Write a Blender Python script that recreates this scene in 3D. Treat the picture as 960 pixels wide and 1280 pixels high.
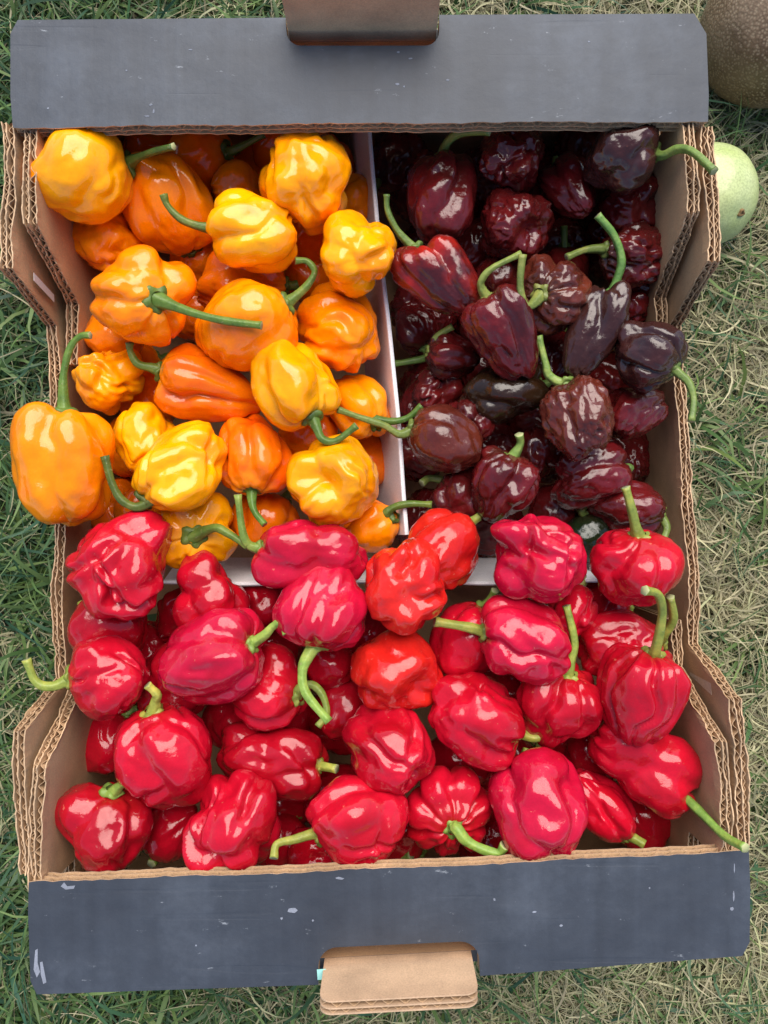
import bpy, math, random
import numpy as np
from mathutils import Vector, Matrix

random.seed(7)
for o in list(bpy.data.objects):
    bpy.data.objects.remove(o, do_unlink=True)
scene = bpy.context.scene
COL = scene.collection

# ------------------------------------------------------------------ camera
F = 960.0           # focal length in units of a 960 px wide picture
H = 0.47            # camera height above the lawn
cam_d = bpy.data.cameras.new("camera")
cam_d.sensor_fit = 'HORIZONTAL'
cam_d.sensor_width = 36.0
cam_d.lens = 36.0 * F / 960.0
cam_d.clip_start = 0.01
cam_d.clip_end = 200.0
cam = bpy.data.objects.new("camera", cam_d)
cam.location = (0, 0, H)
cam.rotation_euler = (0, 0, 0)
COL.objects.link(cam)
scene.camera = cam

# ------------------------------------------------------------------ light
SUN_EL, SUN_AZ = 54.0, 8.0      # azimuth: degrees clockwise from +Y (top of the picture)
world = bpy.data.worlds.new("World")
scene.world = world
world.use_nodes = True
wn = world.node_tree
wn.nodes.clear()
wo = wn.nodes.new("ShaderNodeOutputWorld")
bg = wn.nodes.new("ShaderNodeBackground")
sky = wn.nodes.new("ShaderNodeTexSky")
sky.sky_type = 'NISHITA'
sky.sun_disc = False
sky.sun_elevation = math.radians(SUN_EL)
sky.sun_rotation = math.radians(SUN_AZ)
sky.air_density = 1.0
sky.dust_density = 0.8
sky.ozone_density = 1.0
bg.inputs["Strength"].default_value = 0.092
wn.links.new(sky.outputs[0], bg.inputs[0])
wn.links.new(bg.outputs[0], wo.inputs[0])
sun_d = bpy.data.lights.new("sun", 'SUN')
sun_d.energy = 2.7
sun_d.angle = math.radians(58)
sun_d.color = (1.0, 0.93, 0.83)
sun = bpy.data.objects.new("sun", sun_d)
sd = Vector((math.sin(math.radians(SUN_AZ)) * math.cos(math.radians(SUN_EL)),
             math.cos(math.radians(SUN_AZ)) * math.cos(math.radians(SUN_EL)),
             math.sin(math.radians(SUN_EL))))
sun.rotation_euler = sd.to_track_quat('Z', 'Y').to_euler()
sun.location = sd * 3
COL.objects.link(sun)
scene.view_settings.view_transform = 'Standard'
scene.view_settings.look = 'None'
scene.view_settings.exposure = 0.98
scene.view_settings.gamma = 1.0
scene.view_settings.use_curve_mapping = False
scene.render.engine = 'CYCLES'
scene.cycles.max_bounces = 5
scene.cycles.diffuse_bounces = 3
scene.cycles.glossy_bounces = 3
scene.cycles.transmission_bounces = 2

# ------------------------------------------------------------------ helpers
def p2w(px, py, z):
    """point at height z on the photograph's ray (960 x 1280 px)"""
    s = (H - z) / F
    return Vector(((px - 480.0) * s, (640.0 - py) * s, z))

def link(o, parent=None):
    COL.objects.link(o)
    if parent is not None:
        o.parent = parent
    return o

def mesh_obj(name, verts, faces, mats, parent=None, mi=None, smooth=False):
    me = bpy.data.meshes.new(name)
    me.from_pydata([tuple(v) for v in verts], [], [tuple(f) for f in faces])
    for m in (mats if isinstance(mats, (list, tuple)) else [mats]):
        me.materials.append(m)
    if mi is not None:
        me.polygons.foreach_set("material_index", np.asarray(mi, dtype=np.int32))
    if smooth:
        me.polygons.foreach_set("use_smooth", np.ones(len(me.polygons), dtype=bool))
    me.update()
    return link(bpy.data.objects.new(name, me), parent)

def tag(o, label=None, cat=None, group=None, kind=None):
    if label: o["label"] = label
    if cat: o["category"] = cat
    if group: o["group"] = group
    if kind: o["kind"] = kind
    return o

def empty(name, loc):
    o = bpy.data.objects.new(name, None)
    o.empty_display_size = 0.01
    o.location = loc
    COL.objects.link(o)
    return o

# ------------------------------------------------------------------ noise
_perm = np.random.default_rng(3).permutation(4096)
_vals = np.random.default_rng(4).random(4096) * 2 - 1
def _h(ix, iy, iz):
    return _vals[_perm[(_perm[(_perm[ix & 4095] + iy) & 4095] + iz) & 4095]]
def vnoise(P):
    """smooth 3D value noise, -1..1, P (n,3)"""
    i = np.floor(P).astype(np.int64)
    f = P - i
    u = f * f * f * (f * (f * 6 - 15) + 10)
    x, y, z = i[:, 0], i[:, 1], i[:, 2]
    r = 0
    for dx in (0, 1):
        wx = u[:, 0] if dx else 1 - u[:, 0]
        for dy in (0, 1):
            wy = u[:, 1] if dy else 1 - u[:, 1]
            for dz in (0, 1):
                wz = u[:, 2] if dz else 1 - u[:, 2]
                r = r + wx * wy * wz * _h(x + dx, y + dy, z + dz)
    return r

# ------------------------------------------------------------------ materials
def new_mat(name):
    m = bpy.data.materials.new(name)
    m.use_nodes = True
    nt = m.node_tree
    b = nt.nodes["Principled BSDF"]
    return m, nt, b

def N(nt, t, **kw):
    n = nt.nodes.new(t)
    for k, v in kw.items():
        if k in n.inputs:
            n.inputs[k].default_value = v
        else:
            setattr(n, k, v)
    return n

def ramp(nt, stops):
    n = nt.nodes.new("ShaderNodeValToRGB")
    els = n.color_ramp.elements
    while len(els) < len(stops):
        els.new(0.5)
    for e, (p, c) in zip(els, stops):
        e.position = p
        e.color = (c[0], c[1], c[2], 1) if isinstance(c, (tuple, list)) else (c, c, c, 1)
    return n

def mixc(nt, fac, a, b, mode='MIX'):
    n = nt.nodes.new("ShaderNodeMix")
    n.data_type = 'RGBA'
    n.blend_type = mode
    for sock, v in ((n.inputs[0], fac), (n.inputs[6], a), (n.inputs[7], b)):
        if hasattr(v, "is_output"):
            nt.links.new(v, sock)
        elif isinstance(v, (tuple, list)):
            sock.default_value = (v[0], v[1], v[2], 1)
        else:
            sock.default_value = v
    return n.outputs[2]

def add_bump(nt, b, height, strength, dist):
    n = nt.nodes.new("ShaderNodeBump")
    n.inputs["Strength"].default_value = strength
    n.inputs["Distance"].default_value = dist
    nt.links.new(height, n.inputs["Height"])
    nt.links.new(n.outputs[0], b.inputs["Normal"])

def pepper_skin(name, rough, coat, bump_scale, bump_str, sss, speck, shoulder, scar):
    m, nt, b = new_mat(name)
    tc = N(nt, "ShaderNodeTexCoord")
    oi = N(nt, "ShaderNodeObjectInfo")
    at = N(nt, "ShaderNodeAttribute", attribute_type='OBJECT', attribute_name="tint")
    addv = nt.nodes.new("ShaderNodeVectorMath"); addv.operation = 'MULTIPLY_ADD'
    comb = N(nt, "ShaderNodeCombineXYZ")
    for i in range(3):
        nt.links.new(oi.outputs["Random"], comb.inputs[i])
    nt.links.new(comb.outputs[0], addv.inputs[0])
    addv.inputs[1].default_value = (7, 7, 7)
    nt.links.new(tc.outputs["Object"], addv.inputs[2])
    n1 = N(nt, "ShaderNodeTexNoise", Scale=45.0, Detail=3.0)
    nt.links.new(addv.outputs[0], n1.inputs["Vector"])
    r1 = ramp(nt, [(0.45, 0.0), (0.68, 1.0)])
    nt.links.new(n1.outputs["Fac"], r1.inputs[0])
    c = mixc(nt, r1.outputs[0], oi.outputs["Color"], at.outputs["Color"])
    # fine pale specks of the skin
    n2 = N(nt, "ShaderNodeTexNoise", Scale=900.0, Detail=1.0)
    nt.links.new(addv.outputs[0], n2.inputs["Vector"])
    r2 = ramp(nt, [(0.0, 0.80), (1.0, 1.15)])
    nt.links.new(n2.outputs["Fac"], r2.inputs[0])
    c = mixc(nt, speck, c, r2.outputs[0], 'MULTIPLY')
    # uneven ripening: the shoulder round the stem, broken up by noise
    rp = N(nt, "ShaderNodeAttribute", attribute_type='GEOMETRY', attribute_name="shoulder")
    nr = N(nt, "ShaderNodeTexNoise", Scale=70.0, Detail=3.0)
    nt.links.new(addv.outputs[0], nr.inputs["Vector"])
    ml = nt.nodes.new("ShaderNodeMath"); ml.operation = 'MULTIPLY'
    nt.links.new(rp.outputs["Fac"], ml.inputs[0]); nt.links.new(nr.outputs["Fac"], ml.inputs[1])
    rr_ = ramp(nt, [(0.12, 0.0), (0.55, shoulder[3])])
    nt.links.new(ml.outputs[0], rr_.inputs[0])
    c = mixc(nt, rr_.outputs[0], c, shoulder[:3])
    # tiny corky scars
    n5 = N(nt, "ShaderNodeTexNoise", Scale=420.0, Detail=2.0)
    nt.links.new(addv.outputs[0], n5.inputs["Vector"])
    r5 = ramp(nt, [(0.715, 0.0), (0.76, 0.55)])
    nt.links.new(n5.outputs["Fac"], r5.inputs[0])
    c = mixc(nt, r5.outputs[0], c, scar)
    nt.links.new(c, b.inputs["Base Color"])
    n3 = N(nt, "ShaderNodeTexNoise", Scale=120.0, Detail=3.0)
    nt.links.new(addv.outputs[0], n3.inputs["Vector"])
    r3 = ramp(nt, [(0.3, max(0.02, rough - 0.06)), (0.75, rough + 0.10)])
    nt.links.new(n3.outputs["Fac"], r3.inputs[0])
    nt.links.new(r3.outputs[0], b.inputs["Roughness"])
    b.inputs["IOR"].default_value = 1.45
    b.inputs["Coat Weight"].default_value = coat
    b.inputs["Coat Roughness"].default_value = 0.08
    b.inputs["Subsurface Weight"].default_value = sss
    b.inputs["Subsurface Radius"].default_value = (1.0, 0.35, 0.1)
    b.inputs["Subsurface Scale"].default_value = 0.003
    n4 = N(nt, "ShaderNodeTexNoise", Scale=bump_scale, Detail=3.0)
    nt.links.new(addv.outputs[0], n4.inputs["Vector"])
    n6 = N(nt, "ShaderNodeTexNoise", Scale=bump_scale * 3.6, Detail=3.0, Roughness=0.6)
    nt.links.new(addv.outputs[0], n6.inputs["Vector"])
    sm = nt.nodes.new("ShaderNodeMath"); sm.operation = 'MULTIPLY_ADD'
    nt.links.new(n6.outputs["Fac"], sm.inputs[0]); sm.inputs[1].default_value = 0.16
    nt.links.new(n4.outputs["Fac"], sm.inputs[2])
    add_bump(nt, b, sm.outputs[0], bump_str, 0.0012)
    return m

M_OR = pepper_skin("orange_pepper_skin", 0.13, 0.10, 150.0, 0.26, 0.0, 0.5, (0.80, 0.33, 0.01, 0.7), (0.75, 0.36, 0.10))
M_RE = pepper_skin("red_pepper_skin", 0.12, 0.15, 170.0, 0.30, 0.0, 0.6, (0.34, 0.010, 0.008, 0.8), (0.62, 0.16, 0.10))
M_CH = pepper_skin("brown_pepper_skin", 0.17, 0.35, 230.0, 0.50, 0.0, 0.8, (0.030, 0.022, 0.010, 0.8), (0.16, 0.06, 0.04))

def stem_mat():
    m, nt, b = new_mat("pepper_stem_green")
    oi = N(nt, "ShaderNodeObjectInfo")
    tc = N(nt, "ShaderNodeTexCoord")
    n1 = N(nt, "ShaderNodeTexNoise", Scale=130.0, Detail=4.0, Roughness=0.65)
    nt.links.new(tc.outputs["Object"], n1.inputs["Vector"])
    r = ramp(nt, [(0.28, (0.55, 0.62, 0.6)), (0.5, (1.0, 1.0, 1.0)), (0.72, (1.75, 1.35, 1.5))])
    nt.links.new(n1.outputs["Fac"], r.inputs[0])
    c = mixc(nt, 1.0, oi.outputs["Color"], r.outputs[0], 'MULTIPLY')
    n2 = N(nt, "ShaderNodeTexNoise", Scale=700.0, Detail=2.0)
    nt.links.new(tc.outputs["Object"], n2.inputs["Vector"])
    r2 = ramp(nt, [(0.66, 0.0), (0.74, 0.6)])
    nt.links.new(n2.outputs["Fac"], r2.inputs[0])
    c = mixc(nt, r2.outputs[0], c, (0.30, 0.27, 0.13))
    nt.links.new(c, b.inputs["Base Color"])
    b.inputs["Roughness"].default_value = 0.48
    add_bump(nt, b, n2.outputs["Fac"], 0.30, 0.0008)
    return m
M_STEM = stem_mat()
M_CUT, _nt, _b = new_mat("pepper_stem_cut_end")
_b.inputs["Base Color"].default_value = (0.40, 0.42, 0.20, 1)
_b.inputs["Roughness"].default_value = 0.7

def card_mat(name, col, var=0.2):
    m, nt, b = new_mat(name)
    tc = N(nt, "ShaderNodeTexCoord")
    n1 = N(nt, "ShaderNodeTexNoise", Scale=60.0, Detail=6.0)
    nt.links.new(tc.outputs["Object"], n1.inputs["Vector"])
    r = ramp(nt, [(0.25, tuple(x * (1 - var) for x in col)), (0.75, tuple(min(1, x * (1 + var)) for x in col))])
    nt.links.new(n1.outputs["Fac"], r.inputs[0])
    n2 = N(nt, "ShaderNodeTexNoise", Scale=1400.0, Detail=2.0)
    nt.links.new(tc.outputs["Object"], n2.inputs["Vector"])
    r2 = ramp(nt, [(0.2, 0.82), (0.8, 1.12)])
    nt.links.new(n2.outputs["Fac"], r2.inputs[0])
    c = mixc(nt, 1.0, r.outputs[0], r2.outputs[0], 'MULTIPLY')
    nt.links.new(c, b.inputs["Base Color"])
    b.inputs["Roughness"].default_value = 0.85
    add_bump(nt, b, n2.outputs["Fac"], 0.25, 0.0006)
    return m
M_CARD = card_mat("brown_cardboard", (0.45, 0.28, 0.150))
M_EDGE = card_mat("torn_cardboard_edge", (0.50, 0.335, 0.20), 0.4)
M_CORE = card_mat("cardboard_fluting", (0.50, 0.32, 0.18), 0.25)
M_WHITE = card_mat("white_tray_card", (0.78, 0.76, 0.78), 0.04)

def black_print():
    m, nt, b = new_mat("black_printed_cardboard")
    tc = N(nt, "ShaderNodeTexCoord")
    # washboard of the flutes under the print: stripes across the panel
    mp = N(nt, "ShaderNodeMapping"); mp.inputs["Scale"].default_value = (110, 6, 5)
    nt.links.new(tc.outputs["Object"], mp.inputs["Vector"])
    st = N(nt, "ShaderNodeTexNoise", Scale=1.0, Detail=4.0)
    nt.links.new(mp.outputs[0], st.inputs["Vector"])
    mp2 = N(nt, "ShaderNodeMapping"); mp2.inputs["Scale"].default_value = (12, 300, 12)
    nt.links.new(tc.outputs["Object"], mp2.inputs["Vector"])
    st2 = N(nt, "ShaderNodeTexNoise", Scale=1.0, Detail=4.0)
    nt.links.new(mp2.outputs[0], st2.inputs["Vector"])
    cl = N(nt, "ShaderNodeTexNoise", Scale=15.0, Detail=9.0, Roughness=0.72)
    nt.links.new(tc.outputs["Object"], cl.inputs["Vector"])
    base = ramp(nt, [(0.25, (0.022, 0.026, 0.036)), (0.5, (0.035, 0.042, 0.056)), (0.8, (0.075, 0.088, 0.112))])
    nt.links.new(cl.outputs["Fac"], base.inputs[0])
    rs = ramp(nt, [(0.3, 0.87), (0.7, 1.13)])
    nt.links.new(st.outputs["Fac"], rs.inputs[0])
    c = mixc(nt, 1.0, base.outputs[0], rs.outputs[0], 'MULTIPLY')
    rs2 = ramp(nt, [(0.3, 0.99), (0.7, 1.01)])
    nt.links.new(st2.outputs["Fac"], rs2.inputs[0])
    c = mixc(nt, 1.0, c, rs2.outputs[0], 'MULTIPLY')
    # pale scuffs and chips where the print has rubbed off
    sc = N(nt, "ShaderNodeTexNoise", Scale=170.0, Detail=5.0, Roughness=0.7)
    mp3 = N(nt, "ShaderNodeMapping"); mp3.inputs["Scale"].default_value = (0.6, 1.3, 1); mp3.inputs["Rotation"].default_value = (0, 0, 0.4)
    nt.links.new(tc.outputs["Object"], mp3.inputs["Vector"])
    nt.links.new(mp3.outputs[0], sc.inputs["Vector"])
    rr = ramp(nt, [(0.66, 0.0), (0.74, 0.7)])
    nt.links.new(sc.outputs["Fac"], rr.inputs[0])
    c = mixc(nt, rr.outputs[0], c, (0.32, 0.34, 0.37))
    nt.links.new(c, b.inputs["Base Color"])
    b.inputs["Roughness"].default_value = 0.55
    mx = nt.nodes.new("ShaderNodeMath"); mx.operation = 'ADD'
    sth = nt.nodes.new("ShaderNodeMath"); sth.operation = 'MULTIPLY'; sth.inputs[1].default_value = 0.35
    nt.links.new(st.outputs["Fac"], sth.inputs[0]); nt.links.new(sth.outputs[0], mx.inputs[0]); nt.links.new(cl.outputs["Fac"], mx.inputs[1])
    dn = N(nt, "ShaderNodeTexNoise", Scale=26.0, Detail=3.0)
    mpd = N(nt, "ShaderNodeMapping"); mpd.inputs["Scale"].default_value = (0.8, 1.3, 1)
    nt.links.new(tc.outputs["Object"], mpd.inputs["Vector"]); nt.links.new(mpd.outputs[0], dn.inputs["Vector"])
    ma = nt.nodes.new("ShaderNodeMath"); ma.operation = 'MULTIPLY_ADD'; ma.inputs[1].default_value = 2.0
    nt.links.new(dn.outputs["Fac"], ma.inputs[0]); nt.links.new(mx.outputs[0], ma.inputs[2])
    # creases pressed into the board along the flap
    cr = N(nt, "ShaderNodeTexNoise", Scale=1.0, Detail=2.0)
    mpc = N(nt, "ShaderNodeMapping"); mpc.inputs["Scale"].default_value = (9, 170, 1)
    nt.links.new(tc.outputs["Object"], mpc.inputs["Vector"]); nt.links.new(mpc.outputs[0], cr.inputs["Vector"])
    rc = ramp(nt, [(0.30, 0.0), (0.36, 1.0)])
    nt.links.new(cr.outputs["Fac"], rc.inputs[0])
    mb = nt.nodes.new("ShaderNodeMath"); mb.operation = 'MULTIPLY_ADD'; mb.inputs[1].default_value = 0.10
    nt.links.new(rc.outputs[0], mb.inputs[0]); nt.links.new(ma.outputs[0], mb.inputs[2])
    add_bump(nt, b, mb.outputs[0], 0.35, 0.0016)
    return m
M_BLACK = black_print()

def grass_mat(name, trans):
    m, nt, b = new_mat(name)
    at = N(nt, "ShaderNodeAttribute", attribute_type='GEOMETRY', attribute_name="blade")
    nt.links.new(at.outputs["Color"], b.inputs["Base Color"])
    b.inputs["Roughness"].default_value = 0.55
    tr = N(nt, "ShaderNodeBsdfTranslucent")
    nt.links.new(at.outputs["Color"], tr.inputs["Color"])
    mx = N(nt, "ShaderNodeMixShader"); mx.inputs[0].default_value = trans
    nt.links.new(b.outputs[0], mx.inputs[1]); nt.links.new(tr.outputs[0], mx.inputs[2])
    nt.links.new(mx.outputs[0], nt.nodes["Material Output"].inputs["Surface"])
    return m
M_GREEN = grass_mat("green_grass_blade", 0.3)
M_DRY = grass_mat("dry_grass_blade", 0.2)

# ------------------------------------------------------------------ ground
def soil():
    m, nt, b = new_mat("lawn_soil")
    tc = N(nt, "ShaderNodeTexCoord")
    n1 = N(nt, "ShaderNodeTexNoise", Scale=25.0, Detail=8.0, Roughness=0.7)
    nt.links.new(tc.outputs["Object"], n1.inputs["Vector"])
    r = ramp(nt, [(0.3, (0.030, 0.024, 0.016)), (0.55, (0.075, 0.062, 0.036)), (0.75, (0.07, 0.085, 0.03))])
    nt.links.new(n1.outputs["Fac"], r.inputs[0])
    nt.links.new(r.outputs[0], b.inputs["Base Color"])
    b.inputs["Roughness"].default_value = 0.95
    n2 = N(nt, "ShaderNodeTexNoise", Scale=160.0, Detail=6.0)
    nt.links.new(tc.outputs["Object"], n2.inputs["Vector"])
    add_bump(nt, b, n2.outputs["Fac"], 0.8, 0.006)
    return m
G = 60.0
tag(mesh_obj("ground", [(-G, -G, 0), (G, -G, 0), (G, G, 0), (-G, G, 0)], [(0, 1, 2, 3)], soil()), kind="structure")

def grass(name, n, mat, kindcol, seed, lying, length, width, dens, label):
    """one lawn layer: every blade a curved ribbon with its own colour"""
    rng = np.random.default_rng(seed)
    # candidate roots: most near the box, thinning out further away
    m = n * 3
    k = rng.random(m) < 0.72
    x = np.where(k, rng.uniform(-0.36, 0.36, m), rng.uniform(-0.85, 0.85, m))
    y = np.where(k, rng.uniform(-0.42, 0.42, m), rng.uniform(-0.95, 0.95, m))
    out = (np.abs(x + 0.004) > 0.150) | (y > 0.207) | (y < -0.192)
    P = np.stack([x, y, np.zeros(m)], 1)
    pr = dens(x, y, vnoise(P * 22 + 5), vnoise(P * 60 + 11))
    ok = out & (rng.random(m) < pr)
    x, y = x[ok][:n], y[ok][:n]
    n = len(x)
    L = length[0] + (length[1] - length[0]) * rng.random(n) ** 1.5
    W = width[0] + (width[1] - width[0]) * rng.random(n) ** 1.8
    # tufts share a direction
    swirl = vnoise(np.stack([x * 30, y * 30, np.full(n, seed * 3.1)], 1)) * 5.0
    az = swirl + rng.normal(0, 1.3, n)
    el0 = np.radians(rng.uniform(lying[0], lying[1], n))
    droop = np.radians(rng.uniform(lying[2], lying[3], n))
    curl = rng.normal(0, 0.55, n)
    S = 5
    pos = np.stack([x, y, rng.uniform(0.0, lying[4], n)], 1)
    pts = [pos.copy()]
    dirs = []
    for s in range(S):
        t = (s + 0.5) / S
        el = el0 - droop * t
        a = az + curl * t * 2
        d = np.stack([np.cos(el) * np.cos(a), np.cos(el) * np.sin(a), np.sin(el)], 1)
        dirs.append(d)
        pos = pos + d * (L / S)[:, None]
        pos[:, 2] = np.maximum(pos[:, 2], 0.0015 + 0.003 * rng.random(n))
        pts.append(pos.copy())
    roll = rng.normal(0, 0.5, n)
    V = np.zeros((n, (S + 1) * 2 - 1, 3))
    for s in range(S + 1):
        d = dirs[min(s, S - 1)]
        side = np.stack([-d[:, 1], d[:, 0], np.zeros(n)], 1)
        side /= np.linalg.norm(side, axis=1)[:, None] + 1e-9
        side = side * np.cos(roll)[:, None]
        side[:, 2] += np.sin(roll)
        t = s / S
        w = (W * 0.5 * (0.75 + 0.6 * t - 1.35 * t ** 2.2))[:, None]
        if s < S:
            V[:, s * 2] = pts[s] - side * w
            V[:, s * 2 + 1] = pts[s] + side * w
        else:
            V[:, s * 2] = pts[s]
    nv = V.shape[1]
    # keep blades out of the box
    base = (np.arange(n) * nv)[:, None]
    quads = np.concatenate([base + np.array([[2 * s, 2 * s + 1, 2 * s + 3, 2 * s + 2]]) for s in range(S - 1)], 0)
    tris = base + np.array([[2 * S - 2, 2 * S - 1, 2 * S]])
    Vf = V.reshape(-1, 3)
    inside = (np.abs(Vf[:, 0] + 0.003) < 0.166) & (Vf[:, 1] < 0.214) & (Vf[:, 1] > -0.200)
    # push intruding points down beside the carton instead of through it
    gx = np.where(Vf[:, 0] > 0, 0.163, -0.169)
    nearx = np.abs(Vf[:, 0]) > 0.125
    Vf[:, 0] = np.where(inside & nearx, gx, Vf[:, 0])
    gy = np.where(Vf[:, 1] > 0, 0.2155, -0.2135)
    neary = np.abs(Vf[:, 1]) > 0.16
    Vf[:, 1] = np.where(inside & neary & ~nearx, gy, Vf[:, 1])
    me = bpy.data.meshes.new(name)
    nq, ntri = len(quads), len(tris)
    me.vertices.add(len(Vf)); me.vertices.foreach_set("co", Vf.ravel())
    me.loops.add(nq * 4 + ntri * 3)
    me.loops.foreach_set("vertex_index", np.concatenate([quads.ravel(), tris.ravel()]).astype(np.int32))
    me.polygons.add(nq + ntri)
    me.polygons.foreach_set("loop_start", np.concatenate([np.arange(nq) * 4, nq * 4 + np.arange(ntri) * 3]).astype(np.int32))
    c = kindcol(rng, n, x, y)
    col = np.ones((n, nv, 4)); col[:, :, :3] = c[:, None, :]
    at = me.color_attributes.new("blade", 'FLOAT_COLOR', 'POINT')
    at.data.foreach_set("color", col.ravel().astype(np.float32))
    me.materials.append(mat)
    me.polygons.foreach_set("use_smooth", np.ones(nq + ntri, dtype=bool))
    me.update(calc_edges=True); me.validate()
    o = link(bpy.data.objects.new(name, me))
    tag(o, label, "grass", kind="stuff")
    return o

def col_green(rng, n, x, y):
    a = np.array([0.055, 0.125, 0.030]); b = np.array([0.17, 0.25, 0.070]); d = np.array([0.032, 0.100, 0.055])
    t = rng.random((n, 1)); u = rng.random((n, 1)) ** 2
    c = a * (1 - t) + b * t
    c = c * (1 - u) + d * u
    return c * rng.uniform(0.7, 1.3, (n, 1))
def col_dry(rng, n, x, y):
    a = np.array([0.50, 0.45, 0.27]); b = np.array([0.24, 0.20, 0.12]); d = np.array([0.36, 0.37, 0.18])
    t = rng.random((n, 1)); u = rng.random((n, 1)) ** 2
    c = a * (1 - t) + b * t
    c = c * (1 - u) + d * u
    return c * rng.uniform(0.65, 1.25, (n, 1))
def dens_green(x, y, n1, n2):
    p = 0.25 + 0.64 * np.clip((-x - 0.02) / 0.15, 0, 1) + 0.22 * np.clip((-y - .17) / .03, 0, 1) + 0.45 * n1 + 0.25 * n2
    p += 0.35 * np.exp(-((x - 0.21) ** 2 + (y - 0.235) ** 2) / 0.0018)
    return np.clip(p, 0.06, 1)
def dens_dry(x, y, n1, n2):
    p = 0.55 + 0.42 * np.clip((x + 0.02) / 0.15, -1, 1) - 0.30 * n1
    return np.clip(p, 0.10, 1)

grass("green_grass", 44000, M_GREEN, col_green, 11, (12, 70, 20, 110, 0.006), (0.016, 0.056), (0.0010, 0.0036), dens_green,
      "fresh green grass blades of the lawn around the box")
grass("dry_grass", 82000, M_DRY, col_dry, 12, (0, 35, 0, 60, 0.014), (0.012, 0.044), (0.0005, 0.0016), dens_dry,
      "dry straw coloured grass lying matted on the lawn")

def tuft(cx, cy, n, L, seed, label):
    rng = random.Random(seed)
    V, Fc, cols = [], [], []
    for b in range(n):
        az = rng.uniform(0, 6.283); el = math.radians(rng.uniform(25, 80)); l = L * rng.uniform(.55, 1.1); w = rng.uniform(.0010, .0018)
        p = Vector((cx + rng.gauss(0, .005), cy + rng.gauss(0, .005), 0.0))
        c = Vector((.10, .19, .05)).lerp(Vector((.26, .33, .12)), rng.random()) * rng.uniform(.8, 1.2)
        o = len(V)
        for k in range(6):
            t = k / 5
            d = Vector((math.cos(el) * math.cos(az), math.cos(el) * math.sin(az), math.sin(el)))
            sd_ = Vector((-d.y, d.x, 0)).normalized() * w * .5 * (1 - .93 * t ** 1.6)
            V += [p - sd_, p + sd_]; cols += [c, c]
            p = p + d * l / 5; el -= math.radians(rng.uniform(6, 18)); az += rng.gauss(0, .08)
        for k in range(5):
            Fc.append((o + 2 * k, o + 2 * k + 1, o + 2 * k + 3, o + 2 * k + 2))
    ob = mesh_obj("grass_tuft", V, Fc, M_GREEN, smooth=True)
    at = ob.data.color_attributes.new("blade", 'FLOAT_COLOR', 'POINT')
    at.data.foreach_set("color", np.array([(c.x, c.y, c.z, 1) for c in cols], dtype=np.float32).ravel())
    tag(ob, label, "grass tuft", "grass tufts by the box")
g1 = p2w(912, 168, 0.01); g2 = p2w(944, 148, 0.01); g3 = p2w(330, 4, 0.01); g4 = p2w(925, 520, 0.01)
tuft(g1.x, g1.y, 60, 0.036, 1, "bright green grass tuft between the pale squash and the brown melon")
tuft(g2.x, g2.y, 45, 0.034, 2, "green grass tuft just below the brown speckled melon")
tuft(g3.x, g3.y, 50, 0.040, 3, "green grass tuft beyond the far flap, left of its hand hole")

# ------------------------------------------------------------------ the carton
ZH, ZL, ZS = 0.140, 0.097, 0.142
box = tag(empty("cardboard_box", (0, 0, 0)),
          "open brown corrugated cardboard produce box with black end flaps, full of peppers", "cardboard box")

def slab_along(path, off0, off1, zb, jit):
    """closed slab following path [(x,y,ztop)], between two offsets along X; the top 5 mm wander by jit"""
    V, Fc = [], []
    n = len(path)
    for (x, y, z), q in zip(path, jit):
        V += [(x + off0, y, zb), (x + off1, y, zb), (x + off1, y, z - 0.005), (x + off1 + q, y, z), (x + off0 + q, y, z), (x + off0, y, z - 0.005)]
    for i in range(n - 1):
        a, b = i * 6, i * 6 + 6
        for k in range(6):
            k2 = (k + 1) % 6
            Fc.append((a + k, a + k2, b + k2, b + k))
    e = (n - 1) * 6
    Fc.append((5, 4, 3, 2, 1, 0)); Fc.append((e, e + 1, e + 2, e + 3, e + 4, e + 5))
    return V, Fc

def merge(parts):
    V, Fc = [], []
    for v, f in parts:
        o = len(V)
        V += list(v)
        Fc += [tuple(i + o for i in q) for q in f]
    return V, Fc

def resample(pts, step):
    """pts [(y, z)] polyline, descending or ascending y -> dense list"""
    out = []
    for (y0, z0), (y1, z1) in zip(pts[:-1], pts[1:]):
        L = math.hypot(y1 - y0, z1 - z0)
        k = max(1, int(L / step))
        for i in range(k):
            t = i / k
            out.append((y0 + (y1 - y0) * t, z0 + (z1 - z0) * t))
    out.append(pts[-1])
    return out

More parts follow.
